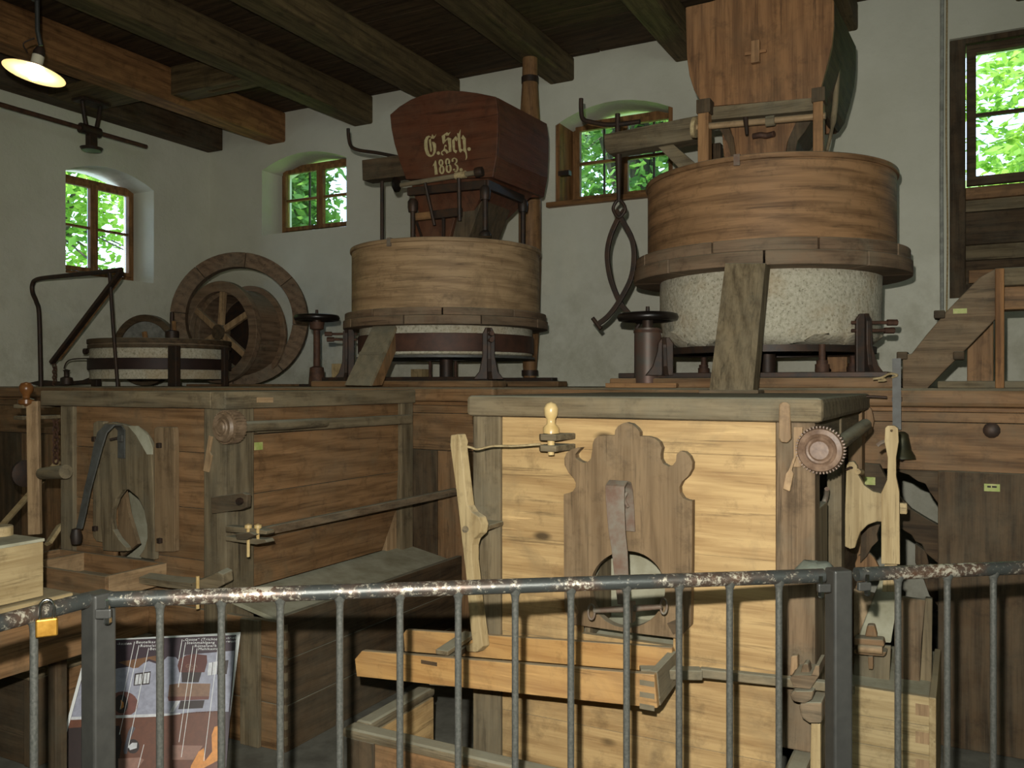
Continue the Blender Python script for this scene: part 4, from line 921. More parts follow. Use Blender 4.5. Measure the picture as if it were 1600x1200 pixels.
# ------------------------------------------------------------------ right bolting case (front board face at Y = 2.9)
CF = 2.90; xL = PY(741, 700, CF).x; xR = PY(1266, 700, CF).x
XC = -.425                                            # its right outer side
c2 = thing('bolting_case', 'wooden bolting case with bright pine front boards and scrolled brown slide, at the centre right', 'case', ((xL + XC) / 2, 3.4, 0))
mk('top_slab', B().box((PY(728, 640, 2.84).x, 2.84, 1.478), (XC + .03, 4.345, 1.556)), W('grey', 'x'), c2, .016)
mk('corner_post', B().box((xL, CF - .012, .02), (PY(784, 700, CF).x, CF + .08, 1.478)), W('grey', 'z'), c2, .006)
mk('corner_post', B().box((PY(1213, 700, CF).x, CF - .012, .42), (XC, CF + .09, 1.478)), W('greyred', 'z'), c2, .006)
bx0, bx1 = PY(784, 700, CF).x + .002, PY(1213, 700, CF).x - .002
hx0, hx1, hz0, hz1 = PY(908, 900, CF).x, PY(1052, 900, CF).x, PY(980, 1000, CF).z, PY(980, 838, CF).z
zs_ = [1.476, 1.362, 1.02, .66, .36, .0]
for k in range(len(zs_) - 1):
    z1, z0 = zs_[k], zs_[k + 1] + .0008
    a0, a1 = max(z0, hz0), min(z1, hz1)
    outer = [Vector((bx0, CF, z0)), Vector((bx1, CF, z0)), Vector((bx1, CF, z1)), Vector((bx0, CF, z1))]
    if a1 - a0 < .01: mk('front_board', B().prism([outer], (0, .025, 0)), W('pine', 'x'), c2, .002)
    else:
        lo = [Vector((bx0, CF, z0)), Vector((bx1, CF, z0)), Vector((bx1, CF, a0)), Vector((hx1, CF, a0)), Vector((hx1, CF, a1)), Vector((bx1, CF, a1)), Vector((bx1, CF, z1)), Vector((bx0, CF, z1)), Vector((bx0, CF, a1)), Vector((hx0, CF, a1)), Vector((hx0, CF, a0)), Vector((bx0, CF, a0))]
        # board cut away behind the opening: a left and a right arm joined by what remains
        bb = B(); bb.box((bx0, CF, z0), (hx0, CF + .025, z1)); mk('front_board', B().box((hx1, CF, z0), (bx1, CF + .025, z1)), W('pine', 'x'), c2)
        if a0 > z0 + .001: mk('front_board', B().box((hx0, CF, z0), (hx1, CF + .025, a0)), W('pine', 'x'), c2)
        if a1 < z1 - .001: mk('front_board', B().box((hx0, CF, a1), (hx1, CF + .025, z1)), W('pine', 'x'), c2)
        mk('front_board', bb, W('pine', 'x'), c2)
# inside: dusty back board and slope
mk('inner_board', B().box((xL + .05, 3.16, .45), (XC - .08, 3.18, 1.4)), DUSTM, c2)
mk('inner_slope', B().prism([[(hx0 - .12, CF + .03, .64), (hx1 + .12, CF + .03, .64), (hx1 + .12, 3.16, .70), (hx0 - .12, 3.16, .70)]], (0, 0, -.02)), DUSTM, c2)
mk('inner_wedge', B().prism([[(hx0 + .02, 2.93, .66), (hx0 + .02, 3.15, .70), (hx0 + .02, 3.15, .98), (hx0 + .02, 2.96, .86)]], (-.02, 0, 0)), W('grey', 'z'), c2)
# right side: frame with an opening
mk('side_rail', B().box((XC - .04, CF + .09, 1.36), (XC - .004, 4.345, 1.478)), W('grey', 'y'), c2, .004)
mk('side_post', B().box((XC - .05, 3.52, .2), (XC + .004, 3.62, 1.478)), W('grey', 'z'), c2, .005)
mk('side_post', B().box((XC - .05, 4.2, .1), (XC + .01, 4.32, 1.478)), W('brown', 'z'), c2, .005)
mk('side_board', B().box((XC - .03, CF + .09, .3), (XC - .002, 3.18, 1.19)), W('grey', 'z'), c2, .004)
mk('side_sill', B().prism([[(XC - .03, 3.18, .80), (XC - .03, 3.52, .88), (XC - .03, 3.52, .74), (XC - .03, 3.42, .66), (XC - .03, 3.30, .50), (XC - .03, 3.18, .44)]], (.032, 0, 0)), W('grey', 'y'), c2, .004)
mk('side_sill', B().prism([[(XC - .03, 3.62, .92), (XC - .03, 4.2, 1.0), (XC - .03, 4.2, .7), (XC - .03, 3.62, .64)]], (.02, 0, 0)), W('greyred', 'y'), c2, .004)
for k in range(9):                                   # chain seen in the side opening
    t_ = [i * math.pi / 4 for i in range(8)]; zc = 1.20 - k * .034
    mk('chain_link', B().tube([(XC - .12 + .012 * math.cos(q) * (k % 2), 3.36 + .012 * math.cos(q) * (1 - k % 2), zc + .022 * math.sin(q)) for q in t_], .005, 5, True), RUST, c2)
mk('hook', B().tube(curve([(XC - .02, 3.30, 1.22), (XC - .03, 3.34, 1.18), (XC - .05, 3.33, 1.13), (XC - .06, 3.28, 1.12)], 4), .009, 6), STRAP, c2)
# left side of the case
for k in range(4): mk('left_board', B().box((xL + .003, CF + .085, 1.476 - (k + 1) * .3), (xL + .03, 4.34, 1.474 - k * .3)), W('brown', 'y'), c2, .003)
# scrolled slide
def c3(pts): return [(800 + x / 4, 600 + y / 4) for x, y in pts]
sl_ = c3([(715, 240), (750, 250), (780, 275), (797, 300), (797, 326), (850, 328), (888, 338), (920, 362), (936, 400), (928, 440), (930, 470), (945, 498), (975, 515), (1005, 508), (1024, 482), (1028, 440), (1050, 420), (1080, 424), (1110, 452), (1127, 490), (1124, 532), (1100, 576), (1062, 610), (1046, 645), (1048, 682), (1070, 716), (1098, 728), (1126, 730)])
sl_ += [(1081, 880), (1079, 978), (1068, 990), (1056, 997), (980, 988), (897, 976), (888, 968), (882, 952), (881, 880)]
sl_ += c3([(322, 690), (350, 684), (380, 670), (397, 645), (398, 620), (384, 588), (350, 548), (328, 505), (326, 465), (340, 430), (370, 408), (400, 400), (432, 397), (410, 420), (394, 440), (398, 462), (420, 480), (448, 492), (472, 488), (492, 466), (500, 420), (504, 372), (514, 344), (540, 326), (590, 322), (640, 322), (644, 290), (662, 262), (690, 246)])
YS = 2.845
hole = [(980 + 59 * math.cos(a), 921 + 60 * math.sin(a)) for a in [2 * math.pi * k / 40 for k in range(40)]]
sd = mk('slide', B().prism([pY(sl_, YS), pY(hole, YS)], (0, .034, 0)), W('fret', 'z'), c2, .004, label='scroll cut brown slide board with a round opening')
mk('diamond_inlay', B().prism([pY([(1042, 974), (1056, 968), (1066, 984), (1052, 992)], YS - .001)], (0, .003, 0)), W('darkbrown', 'x'), sd)
mk('bevel_plate', B().prism([pY([(886, 950), (896, 938), (904, 958), (892, 972)], YS - .002)], (0, .004, 0)), W('tub', 'x'), sd)
# handle strap
def strap(pts3, widths, th, par, name, mat):
    P = [Vector(p) for p in pts3]; vs = []; n = len(P)
    for i, p in enumerate(P):
        w = widths[i] / 2; d = (P[min(i + 1, n - 1)] - P[max(i - 1, 0)]).normalized(); nr = Vector((1, 0, 0)).cross(d).normalized() * th / 2
        sdv = Vector((w, 0, 0)); vs += [p - sdv - nr, p + sdv - nr, p + sdv + nr, p - sdv + nr]
    fs = [(0, 1, 2, 3), tuple((n - 1) * 4 + i for i in (3, 2, 1, 0))]
    for q in range(n - 1):
        for i in range(4): fs.append((q * 4 + i, (q + 1) * 4 + i, (q + 1) * 4 + (i + 1) % 4, q * 4 + (i + 1) % 4))
    return mk(name, B().add(vs, fs), mat, par, .0015, 50)
def PYo(x, y, Y): return PY(x, y, Y)
sp_ = [PYo(985, 830, 2.835), PYo(983, 790, 2.835), PYo(980, 765, 2.825), PYo(974, 754, 2.80), PYo(966, 752, 2.765), PYo(961, 760, 2.74), PYo(961, 780, 2.73), PYo(964, 830, 2.725), PYo(968, 858, 2.725), PYo(971, 900, 2.725), PYo(975, 945, 2.73)]
st_ = strap(sp_, [.036, .036, .04, .055, .066, .068, .066, .06, .056, .05, .044], .007, c2, 'handle_strap', STRAP)
a_, c_ = PY(928, 954, 2.725), PY(1034, 948, 2.725)
rod('cross_bar', [a_, a_.lerp(c_, .5), c_], [.008, .012, .008], c2, STRAP)
for x_, y_ in ((924, 956), (1037, 947)):
    mk('ring_grip', B().tube([PY(x_ + 5.2 * math.cos(t), y_ + 12 * math.sin(t), 2.725) for t in [i * math.pi / 8 for i in range(16)]], .0038, 8, True), STRAP, c2, smooth=60)
mk('bar_nut', B().box(tuple(PY(979, 968, 2.74)), tuple(PY(988, 943, 2.705))), STRAP, c2, .002)
mk('wing_screw', B().tube(curve([PY(979, 770, 2.80), PY(975, 780, 2.79), PY(981, 792, 2.80)], 4), .006, 8), STRAP, c2, smooth=60)
# knob peg in its bracket, upper left of the front
pb = PY(862, 690, 2.80)
for zz in (PY(860, 683, 2.80).z, PY(860, 700, 2.80).z):
    mk('peg_bracket', B().prism([[Vector((pb.x - .045, 2.79, zz - .011)), Vector((pb.x - .03, 2.77, zz - .011)), Vector((pb.x + .03, 2.77, zz - .011)), Vector((pb.x + .05, 2.90, zz - .011)), Vector((pb.x - .03, 2.90, zz - .011))]], (0, 0, .022)), W('grey', 'x'), c2, .003)
px0 = PY(861, 700, 2.80)
mk('turned_peg', B().lathe((px0.x, 2.80, 0), [(.011, PY(0, 712, 2.8).z if 0 else PY(861, 711, 2.8).z), (.013, PY(861, 690, 2.8).z), (.013, PY(861, 678, 2.8).z), (.029, PY(861, 677, 2.8).z), (.029, PY(861, 668, 2.8).z), (.016, PY(861, 662, 2.8).z), (.016, PY(861, 655, 2.8).z), (.024, PY(861, 648, 2.8).z), (.026, PY(861, 638, 2.8).z), (.018, PY(861, 631, 2.8).z), (0, PY(861, 628, 2.8).z)], 24), TURNP, c2, smooth=50, label='pale turned wooden peg')
# ratchet knob and pawl, upper right
kc = PY(1280, 704, 2.84)
kn = mk('ratchet_knob', B().lathe(kc, [(0, -.0), (.028, 0), (.034, .006), (.040, .004), (.046, .012), (.052, .006), (.066, .01), (.070, .02), (.070, .05), (.05, .055), (.03, .12), (0, .12)], 44, (0, 1, 0)), TURN, c2, smooth=35, label='round turned reddish ratchet knob')
for k in range(44):
    t = 2 * math.pi * k / 44; q = kc + Vector((math.cos(t) * .071, .034, math.sin(t) * .071)); d = Vector((math.cos(t), 0, math.sin(t)))
    mk('tooth', B().bar(q - d * .004, q + d * .005, .004, .03, (0, 1, 0)), TURN, kn)
mk('turning_block', B().prism([pY([(1217, 632), (1222, 628), (1230, 628), (1234, 633), (1236, 686), (1230, 692), (1220, 691), (1216, 684)], 2.835)], (0, .02, 0)), W('tub', 'z'), c2, .004)
mk('pawl', B().prism([pY([(1244, 704), (1247, 705), (1237, 735), (1240, 740), (1234, 768), (1223, 764), (1228, 740), (1232, 735)], 2.86)], (0, .012, 0)), W('tub', 'z'), c2, .002)
mk('knob_wedge', B().prism([pY([(1240, 667), (1254, 667), (1252, 730), (1240, 730)], 2.875)], (0, .012, 0)), W('tub', 'z'), c2, .002)
mk('roller_axle', B().tube([kc + Vector((.04, .06, .01)), PD(1352, 664, 3.35)], .024, 14), W('grey', 'y'), c2, smooth=50)
mk('cloth_rag', B().lathe(PY(1275, 893, 2.82), [(.0, .03), (.04, .028), (.058, .01), (.062, -.005), (.03, -.012), (0, -.012)], 12, (0, 0, 1), .006), CLOTH, c2, smooth=80)
mk('axle_cheek', B().prism([[PX(1349, 630, XC + .10) if 0 else PY(x, y, 4.34) for x, y in [(1350, 628), (1362, 640), (1366, 658), (1362, 676), (1352, 684), (1350, 694), (1340, 692), (1344, 640)]]], (0, .03, 0)), W('brown', 'z'), c2, .003)
rod('iron_pin', curve([PY(1345, 619, 4.2), PY(1370, 620, 4.2), PY(1386, 621, 4.2)], 3), .006, c2)

# pale lever hanging in front-left of the case -----------------------------
lv = thing('pale_lever', 'tall pale wood lever with rounded boss at the left edge of the pine fronted case', 'lever', tuple(PY(740, 1015, 2.62)))
YL = 2.66
lp = [(704, 680), (716, 678), (720, 690), (719, 698), (724, 740), (730, 790), (736, 800), (748, 808), (752, 820), (750, 833), (740, 842), (737, 852), (737, 875), (744, 940), (754, 1010), (744, 1019), (729, 1018), (727, 1010), (738, 1004), (735, 985), (728, 900), (722, 850), (713, 770), (703, 695)]
mk('lever_blade', B().prism([pY(lp, YL)], (.015, .028, 0)), W('pale', 'z'), lv, .003)
mk('pivot', B().tube([PY(727, 827, YL - .01), PY(727, 827, YL + .05)], .012, 14), W('grey', 'y'), lv, smooth=40)
mk('pivot_arm', B().box(tuple(PY(746, 834, YL + .03)), tuple(PY(763, 812, CF - .01))), W('grey', 'x'), lv, .004)
tag(mk('cord', B().tube(curve([PY(716, 696, 2.675), PY(735, 699, 2.70), PY(746, 702, 2.71), PY(770, 697, 2.73), PY(805, 697, 2.75), PY(845, 694, 2.77)], 6), .0045, 6), ROPE, smooth=60, at=tuple(PY(746, 702, 2.71))), 'tan cord strung from the pale lever top to the turned peg', 'cord')

# shaker tray --------------------------------------------------------------
ty = thing('shaker_tray', 'orange pine shaker tray with dovetailed end hanging across the case front', 'tray', tuple(PY(800, 1070, 2.6)))
TF = 2.50
def solve(px_, py_, Y): return PY(px_, py_, Y)
A = [solve(565, 1017, TF), solve(1022, 1054, TF), solve(1027, 1107, TF), solve(557, 1057, TF), solve(554, 1030, TF)]
mk('front_board', B().prism([A], (0, .024, 0)), W('pine_orange', 'x'), ty, .003)
TBk = 2.70
Bk = [solve(634, 984, TBk), solve(1050, 1012, TBk), solve(1050, 1052, TBk), solve(632, 1018, TBk), solve(630, 990, TBk)]
mk('back_board', B().prism([Bk], (0, .022, 0)), W('pine_orange', 'x'), ty, .003)
p0, p1 = solve(1003, 1056, TF), solve(1025, 1056, TF)
e0 = A[1]; e1 = A[2]
mk('end_board', B().prism([[e0 + Vector((-.022, .0245, .001)), Vector((e0.x - .022, TBk + .02, e0.z + .01)), Vector((e1.x - .022, TBk + .02, e1.z + .02)), e1 + Vector((-.022, .0245, 0))]], (.024, 0, 0)), W('grey', 'y'), ty, .002)
for k in range(3):
    z_ = A[1].z - .022 - k * .036
    mk('dovetail', B().box((e0.x - .045, TF - .0012, z_ - .016 + .0), (e0.x + .001, TF + .004, z_)), W('grey', 'x'), ty)
b0 = A[3]; b1 = A[2]
mk('tray_bottom', B().prism([[b0 + Vector((.3, .02, .012)), b1 + Vector((0, .02, .012)), Vector((b1.x, TBk + .01, b1.z + .03)), Vector((b0.x + .4, TBk + .01, b0.z + .04))]], (0, 0, .012)), W('grey', 'x'), ty)
q0 = solve(690, 1020, TF); q1 = solve(735, 990, TBk)
mk('cross_slat', B().bar(q0 + Vector((-.0, 0, .0)), q1 + Vector((0, 0, .0)), .05, .016), W('grey', 'y'), ty, .003)
q0 = solve(705, 1028, TF + .05); mk('cross_slat', B().bar(solve(700, 1030, TF + .03), solve(725, 1012, TBk), .03, .02), W('darkbrown', 'y'), ty, .003)
mk('dowel_plug', B().box((solve(658, 1032, TF).x, TF - .001, solve(660, 1037, TF).z), (solve(683, 1032, TF).x, TF + .003, solve(660, 1031, TF).z)), W('darkbrown', 'x'), ty)
mk('push_rod', B().bar(solve(1000, 1050, 2.62), solve(1096, 1052, 2.70), .05, .03).bar(solve(1094, 1050, 2.70), solve(1335, 1076, 2.80), .032, .028), W('grey', 'x'), ty, .004)
# clamp block right
cb = thing('rod_clamp', 'stacked rounded wooden clamp jaws gripping the rod end beside the grey rail post', 'clamp', tuple(PY(1258, 1090, 2.8)))
def jaw(pts, Y, th, nm, z=None): return mk(nm, B().prism([pY(pts, Y)], (0, th, 0)), W('greyred', 'x'), cb, .008)
jaw([(1234, 1060), (1240, 1055), (1268, 1055), (1274, 1040), (1280, 1040), (1280, 1056), (1266, 1077), (1240, 1074)], 2.72, .12, 'upper_jaw')
jaw([(1233, 1086), (1240, 1080), (1272, 1080), (1268, 1094), (1258, 1100), (1238, 1096)], 2.72, .12, 'lower_jaw')
jaw([(1248, 1102), (1254, 1098), (1284, 1098), (1284, 1130), (1264, 1130), (1252, 1122)], 2.74, .12, 'block')
mk('wedge', B().prism([pY([(1250, 1055), (1254, 1038), (1262, 1036), (1266, 1054)], 2.75)], (0, .05, 0)), W('greyred', 'z'), cb, .006)
mk('wedge', B().prism([pY([(1234, 1056), (1236, 1025), (1246, 1024), (1246, 1054)], 2.80)], (0, .03, 0)), W('tub', 'z'), cb, .004)
mk('pale_stake', B().prism([pY([(1267, 1130), (1282, 1130), (1282, 1200), (1282, 1300), (1264, 1300)], 2.80)], (0, .03, 0)), W('pale', 'z'), cb, .003)

# meal bin in front of the case ---------------------------------------------
bn = thing('meal_bin', 'open floor standing wooden meal bin with dusty worn rim below the shaker tray', 'bin', (-1.15, 2.6, 0))
zB = .41; bx_ = -1.895; bxr = -.455
mk('front_board', B().box((bx_, 2.395, .0), (bxr, 2.43, zB - .03)), W('brown', 'x'), bn, .004)
mk('front_rim', B().box((bx_ - .02, 2.375, zB - .035), (bxr + .02, 2.45, zB)), W('grey', 'x'), bn, .014)
mk('side_board', B().box((bx_, 2.43, 0), (bx_ + .03, 2.86, zB - .03)), W('pine', 'y'), bn, .004)
mk('side_rim', B().box((bx_ - .02, 2.45, zB - .035), (bx_ + .05, 2.87, zB + .0)), W('grey', 'y'), bn, .012)
mk('side_board', B().box((bxr - .03, 2.43, 0), (bxr, 3.5, zB - .03)), W('greyred', 'y'), bn, .004)
mk('side_rim', B().box((bxr - .045, 2.45, zB - .035), (bxr + .02, 3.5, zB)), W('grey', 'y'), bn, .012)
mk('corner_cleat', B().box((bx_ - .004, 2.385, .0), (bx_ + .11, 2.397, zB - .035)), W('darkbrown', 'z'), bn, .003)
mk('bin_bottom', B().box((bx_ + .03, 2.43, .02), (bxr - .03, 2.88, .04)), W('pine', 'x'), bn)
mk('inner_board', B().box((bx_ + .031, 2.43, .04), (bx_ + .045, 2.86, zB - .04)), W('pine', 'y'), bn)

# pale dovetailed chest at right ---------------------------------------------
cx0, cx1 = PY(1318, 1100, 3.45).x, PY(1452, 1100, 3.45).x
nc = thing('pale_chest', 'pale new wood chest with dovetailed corner behind the right railing post', 'chest', ((cx0 + cx1) / 2, 3.6, 0))
zc = PY(1400, 1082, 3.45).z
for k in range(4):
    z1 = zc - k * .105
    mk('front_board', B().box((cx0, 3.45, max(0, z1 - .104)), (cx1, 3.475, z1)), W('pale', 'x'), nc, .002)
mk('side_board', B().box((cx1 - .001, 3.452, 0), (cx1 + .022, 4.1, zc)), W('pale', 'y'), nc, .003)
mk('side_board', B().box((cx0 - .022, 3.452, 0), (cx0, 4.1, zc)), W('pale', 'y'), nc, .003)
mk('top_board', B().box((cx0 + .0, 3.476, zc - .03), (cx1 - .002, 4.1, zc - .012)), DUSTM, nc, .002)
for k in range(3): mk('dovetail', B().box((cx1 - .045, 3.4485, zc - .07 - k * .1), (cx1 + .0, 3.452, zc - .028 - k * .1)), W('tub', 'z'), nc)

# pieces between case and partition -----------------------------------------
cl = thing('wooden_claw_bracket', 'light wood bracket with concave arms at the right side of the case', 'bracket', tuple(PY(1322, 850, 3.42)))
Q = [(1322, 728), (1325, 722), (1334, 721), (1339, 728), (1341, 742), (1350, 758), (1364, 768), (1378, 771), (1382, 771), (1382, 816), (1370, 815), (1356, 820), (1344, 832), (1339, 845), (1336, 856), (1328, 858), (1320, 854), (1320, 800)]
mk('claw', B().prism([pY(Q, 3.42)], (.0, .04, 0)), W('pale', 'z'), cl, .004)
mk('hook', B().tube(curve([PY(1322, 734, 3.41), PY(1328, 731, 3.40), PY(1331, 731, 3.41)], 3), .005, 6), IRON, cl)
mk('dowel', B().tube([PY(1340, 737, 3.40), PY(1346, 738, 3.47)], .011, 10), W('pale', 'y'), cl, smooth=50)
mk('tenon', B().box(tuple(PY(1404, 803, 3.43)), tuple(PY(1418, 785, 3.46))), W('pale', 'x'), cl, .004)
pd_ = thing('wooden_paddle', 'upright ash wood paddle with narrow neck hanging below the bell', 'paddle', tuple(PY(1391, 890, 3.38)))
Q = [(1383, 669), (1387, 665), (1397, 665), (1403, 669), (1404, 690), (1400, 715), (1400, 745), (1405, 768), (1406, 882), (1377, 881), (1377, 770), (1386, 750), (1387, 715), (1382, 690)]
hole = ell(1393, 673, 2, 2, 8)
mk('blade', B().prism([pY(Q, 3.38), pY(hole, 3.38)], (0, .03, 0)), W('pale', 'z'), pd_, .004)
mk('lower_board', B().prism([pY([(1382, 882), (1402, 882), (1398, 925), (1378, 925)], 3.40)], (0, .02, 0)), W('pale', 'z'), pd_, .003)
mk('wing_nut', B().tube(curve([PY(1371, 696, 3.38), PY(1376, 692, 3.38), PY(1382, 690, 3.39)], 3), .007, 6), STRAP, pd_)
# bell on its strap
bl = thing('bell', 'small bronze bell hanging on a dark flat strap behind the wooden paddle', 'bell', tuple(PY(1409, 700, 4.29)))
BYb = 4.29; bc = PY(1409, 716, BYb); t0 = PY(1401, 560, BYb); bs = 1.22
pf = lambda L: [(r_ * bs, bc.z + z_ * bs) for r_, z_ in L]
mk('bell_body', B().lathe((bc.x, BYb, 0), pf([(.048, 0), (.045, .012), (.034, .03), (.026, .07), (.022, .09), (.012, .098), (0, .10)]), 28).lathe((bc.x, BYb, 0), pf([(.044, .002), (.03, .03), (.02, .08), (0, .085)]), 28), BRONZE, bl, smooth=50)
mk('clapper', B().lathe((bc.x, BYb, 0), pf([(0, -.012), (.01, -.005), (.008, .01), (0, .02)]), 10), IRON, bl, smooth=60)
mk('strap', B().bar((bc.x - .02, BYb, bc.z + .13), (t0.x, BYb, t0.z), .036, .008, (0, 1, 0)), STRAPD, bl)
mk('strap_staple', B().box((t0.x - .02, BYb, 1.52), (t0.x + .02, 4.36, 1.54)), IRON, bl)
tag(mk('cord_tuft', B().tube(curve([PY(1364, 592, 4.3), PY(1378, 590, 4.3), PY(1390, 584, 4.28), PY(1402, 586, 4.27), PY(1394, 590, 4.28)], 4), .006, 6).tube(curve([PY(1376, 590, 4.3), PY(1384, 594, 4.3), PY(1372, 595, 4.3)], 3), .006, 6), ROPE, smooth=60, at=tuple(PY(1380, 592, 4.3))), 'frayed tan cord end tied by the iron strap above the bell', 'cord')
# slide boards behind
sb = thing('sloping_slide', 'grey dusty sloping slide board below the paddle with pegged clamp', 'slide', tuple(PY(1370, 985, 3.55)))
mk('slide_board', B().prism([[PY(1378, 900, 3.75), PY(1408, 905, 3.75), PY(1392, 1005, 3.55), PY(1340, 1000, 3.55)]], (0, .02, .01)), DUSTM, sb, .003)
mk('side_board', B().prism([[PY(1334, 920, 3.7), PY(1368, 928, 3.7), PY(1350, 985, 3.6), PY(1334, 995, 3.6)]], (0, .02, 0)), W('tub', 'z'), sb, .003)
mk('clamp_jaw', B().prism([pY([(1334, 997), (1380, 1000), (1382, 1008), (1380, 1012), (1334, 1008)], 3.50)], (0, .06, 0)), W('brown', 'x'), sb, .006)
mk('clamp_jaw', B().prism([pY([(1334, 1015), (1386, 1019), (1382, 1026), (1334, 1022)], 3.50)], (0, .06, 0)), W('brown', 'x'), sb, .006)
mk('roller', B().tube([PY(1341, 1013, 3.49), PY(1379, 1016, 3.49)], .016, 12), W('tub', 'x'), sb, smooth=50)
mk('wedge', B().prism([pY([(1351, 995), (1355, 977), (1366, 977), (1371, 996)], 3.52)], (0, .04, 0)), W('brown', 'z'), sb, .006)
mk('peg', B().prism([pY([(1356, 1026), (1364, 1026), (1364, 1046), (1357, 1046)], 3.52)], (0, .03, 0)), W('brown', 'z'), sb, .003)
mk('back_plate', B().prism([pY([(1334, 1005), (1392, 1010), (1389, 1080), (1334, 1076)], 3.62)], (0, .02, 0)), W('grey', 'z'), sb, .003)
sb2 = thing('leaning_board', 'upright reddish board with grey edge standing behind the pale chest', 'board', tuple(PY(1425, 1085, 3.62)))
mk('board', B().prism([pY([(1408, 932), (1446, 938), (1440, 1000), (1436, 1086), (1402, 1082)], 3.66)], (0, .02, 0)), W('greyred', 'z'), sb2, .003)
mk('edge_board', B().prism([pY([(1446, 934), (1457, 936), (1455, 1094), (1436, 1090), (1441, 1000)], 3.68)], (0, .03, 0)), W('grey', 'z'), sb2, .003)
dk = thing('curved_foot_board', 'dark profiled foot boards seen under the bracket beside the case', 'board', tuple(PY(1350, 890, 3.75)))
for i_, (Q, m_) in enumerate((([(1345, 826), (1362, 818), (1376, 818), (1370, 835), (1372, 845), (1362, 855), (1354, 870), (1344, 880)], 'darkbrown'), ([(1336, 880), (1341, 868), (1348, 868), (1352, 862), (1360, 866), (1366, 872), (1372, 884), (1376, 895), (1336, 895)], 'brown'))):
    mk('profile_board', B().prism([pY(Q, 3.75 + .06 * i_)], (0, .03, 0)), W(m_, 'z'), dk, .003)
tb = PY(1358, 751, 4.36)
mk('number_tag', B().box((tb.x - .028, 4.345, tb.z - .018), (tb.x + .028, 4.356, tb.z + .018)), TAG, pl)

# ------------------------------------------------------------------ left bolting case
CL = 2.86; XR = -2.957; XLf = -4.13
c1 = thing('bolting_case', 'dark reddish brown bolting case with iron strap handle and long side panel, at the left', 'case', ((XR + XLf) / 2, 3.6, 0))
mk('top_beam', B().box((XLf - .12, CL - .03, 1.488), (XR - .07, CL + .10, 1.565)), W('grey', 'x'), c1, .006)
mk('top_beam', B().box((XR - .07, CL - .03, 1.486), (XR + .02, 4.345, 1.566)), W('grey', 'y'), c1, .006)
for k in range(5):
    y0 = CL + .102 + k * .275; mk('top_board', B().box((XLf - .10, y0, 1.535), (XR - .072, min(y0 + .283, 4.34), 1.562)), W('grey', 'x'), c1, .003)
mk('corner_post', B().box((XLf, CL, 0), (XLf + .10, CL + .1, 1.488)), W('grey', 'z'), c1, .005)
mk('corner_post', B().box((PY(320, 750, CL).x, CL - .008, .4), (XR, CL + .17, 1.488)), W('grey', 'z'), c1, .007)
a0, a1 = XLf + .102, PY(320, 750, CL).x - .002
ox0, ox1, oz0, oz1 = PY(172, 820, CL).x, PY(236, 820, CL).x, PY(205, 875, CL).z, PY(205, 760, CL).z
zz_ = [1.486, 1.28, 1.02, .78, .55, .30]
for k in range(5):
    z1, z0 = zz_[k], zz_[k + 1] + .003
    b = B(); lo, hi = max(z0, oz0), min(z1, oz1)
    if hi - lo < .01: b.box((a0, CL + .02, z0), (a1, CL + .045, z1))
    else:
        b.box((a0, CL + .02, z0), (ox0, CL + .045, z1)); mk('front_board', B().box((ox1, CL + .02, z0), (a1, CL + .045, z1)), W('brown', 'x'), c1)
        if lo > z0 + .001: mk('front_board', B().box((ox0, CL + .02, z0), (ox1, CL + .045, lo)), W('brown', 'x'), c1)
        if hi < z1 - .001: mk('front_board', B().box((ox0, CL + .02, hi), (ox1, CL + .045, z1)), W('brown', 'x'), c1)
    mk('front_board', b, W('brown', 'x'), c1)
mk('inner_board', B().box((a0, 3.16, .5), (a1, 3.18, 1.4)), DUSTM, c1)
mk('inner_cheek', B().prism([[PY(180, 790, 2.95), PY(194, 765, 2.95), PY(200, 800, 2.95), PY(215, 850, 2.95), PY(190, 870, 2.95), PY(172, 820, 2.95)]], (0, .02, 0)), W('fret', 'z'), c1)
def r1(pts): return [(x / 4, 600 + y / 4) for x, y in pts]
YP = 2.835
mp = r1([(640, 250), (700, 238), (760, 250), (800, 262), (850, 272), (890, 300), (925, 350), (948, 400), (945, 440), (956, 600), (962, 1100), (905, 1092), (866, 1080), (900, 1030), (920, 960), (918, 890), (900, 790), (860, 710), (800, 660), (765, 665), (725, 720), (700, 790), (695, 850), (705, 910), (740, 970), (790, 1025), (795, 1046), (720, 1048), (640, 1042), (630, 900), (625, 600), (620, 300)])
fsl = mk('slide', B().prism([pY(mp, YP)], (0, .03, 0)), W('grey', 'z'), c1, .005, label='grey brown slide board with a pear shaped opening')
mk('slide_guide', B().prism([pY(r1([(580, 245), (600, 232), (650, 235), (636, 300), (640, 990), (600, 985), (578, 950)]), YP + .012)], (0, .03, 0)), W('grey', 'z'), c1, .005)
gd = mk('slide_guide', B().prism([pY(r1([(962, 275), (980, 268), (1080, 270), (1088, 300), (1090, 1050), (964, 1050)]), YP + .008)], (0, .03, 0)), W('fret', 'z'), c1, .008)
for x_, y_ in ((147, 686), (248, 696), (148, 826), (249, 845)): p = PY(x_, y_, YP); mk('bolt', B().box((p.x - .012, YP - .008, p.z - .012), (p.x + .012, YP + .012, p.z + .012)), IRON, c1, .003)
mk('dust_ridge', B().prism([pY(r1([(800, 262), (860, 262), (920, 320), (950, 400), (950, 440), (918, 440), (890, 390), (850, 320)]), YP - .006)], (0, .006, 0)), DUSTM, c1)
s1 = [PY(190, 716, 2.825), PY(190, 690, 2.825), PY(190, 672, 2.80), PY(183, 664, 2.765), PY(172, 664, 2.725), PY(160, 676, 2.70), PY(153, 700, 2.69), PY(146, 730, 2.69), PY(137, 765, 2.69), PY(130, 800, 2.69), PY(124, 826, 2.69)]
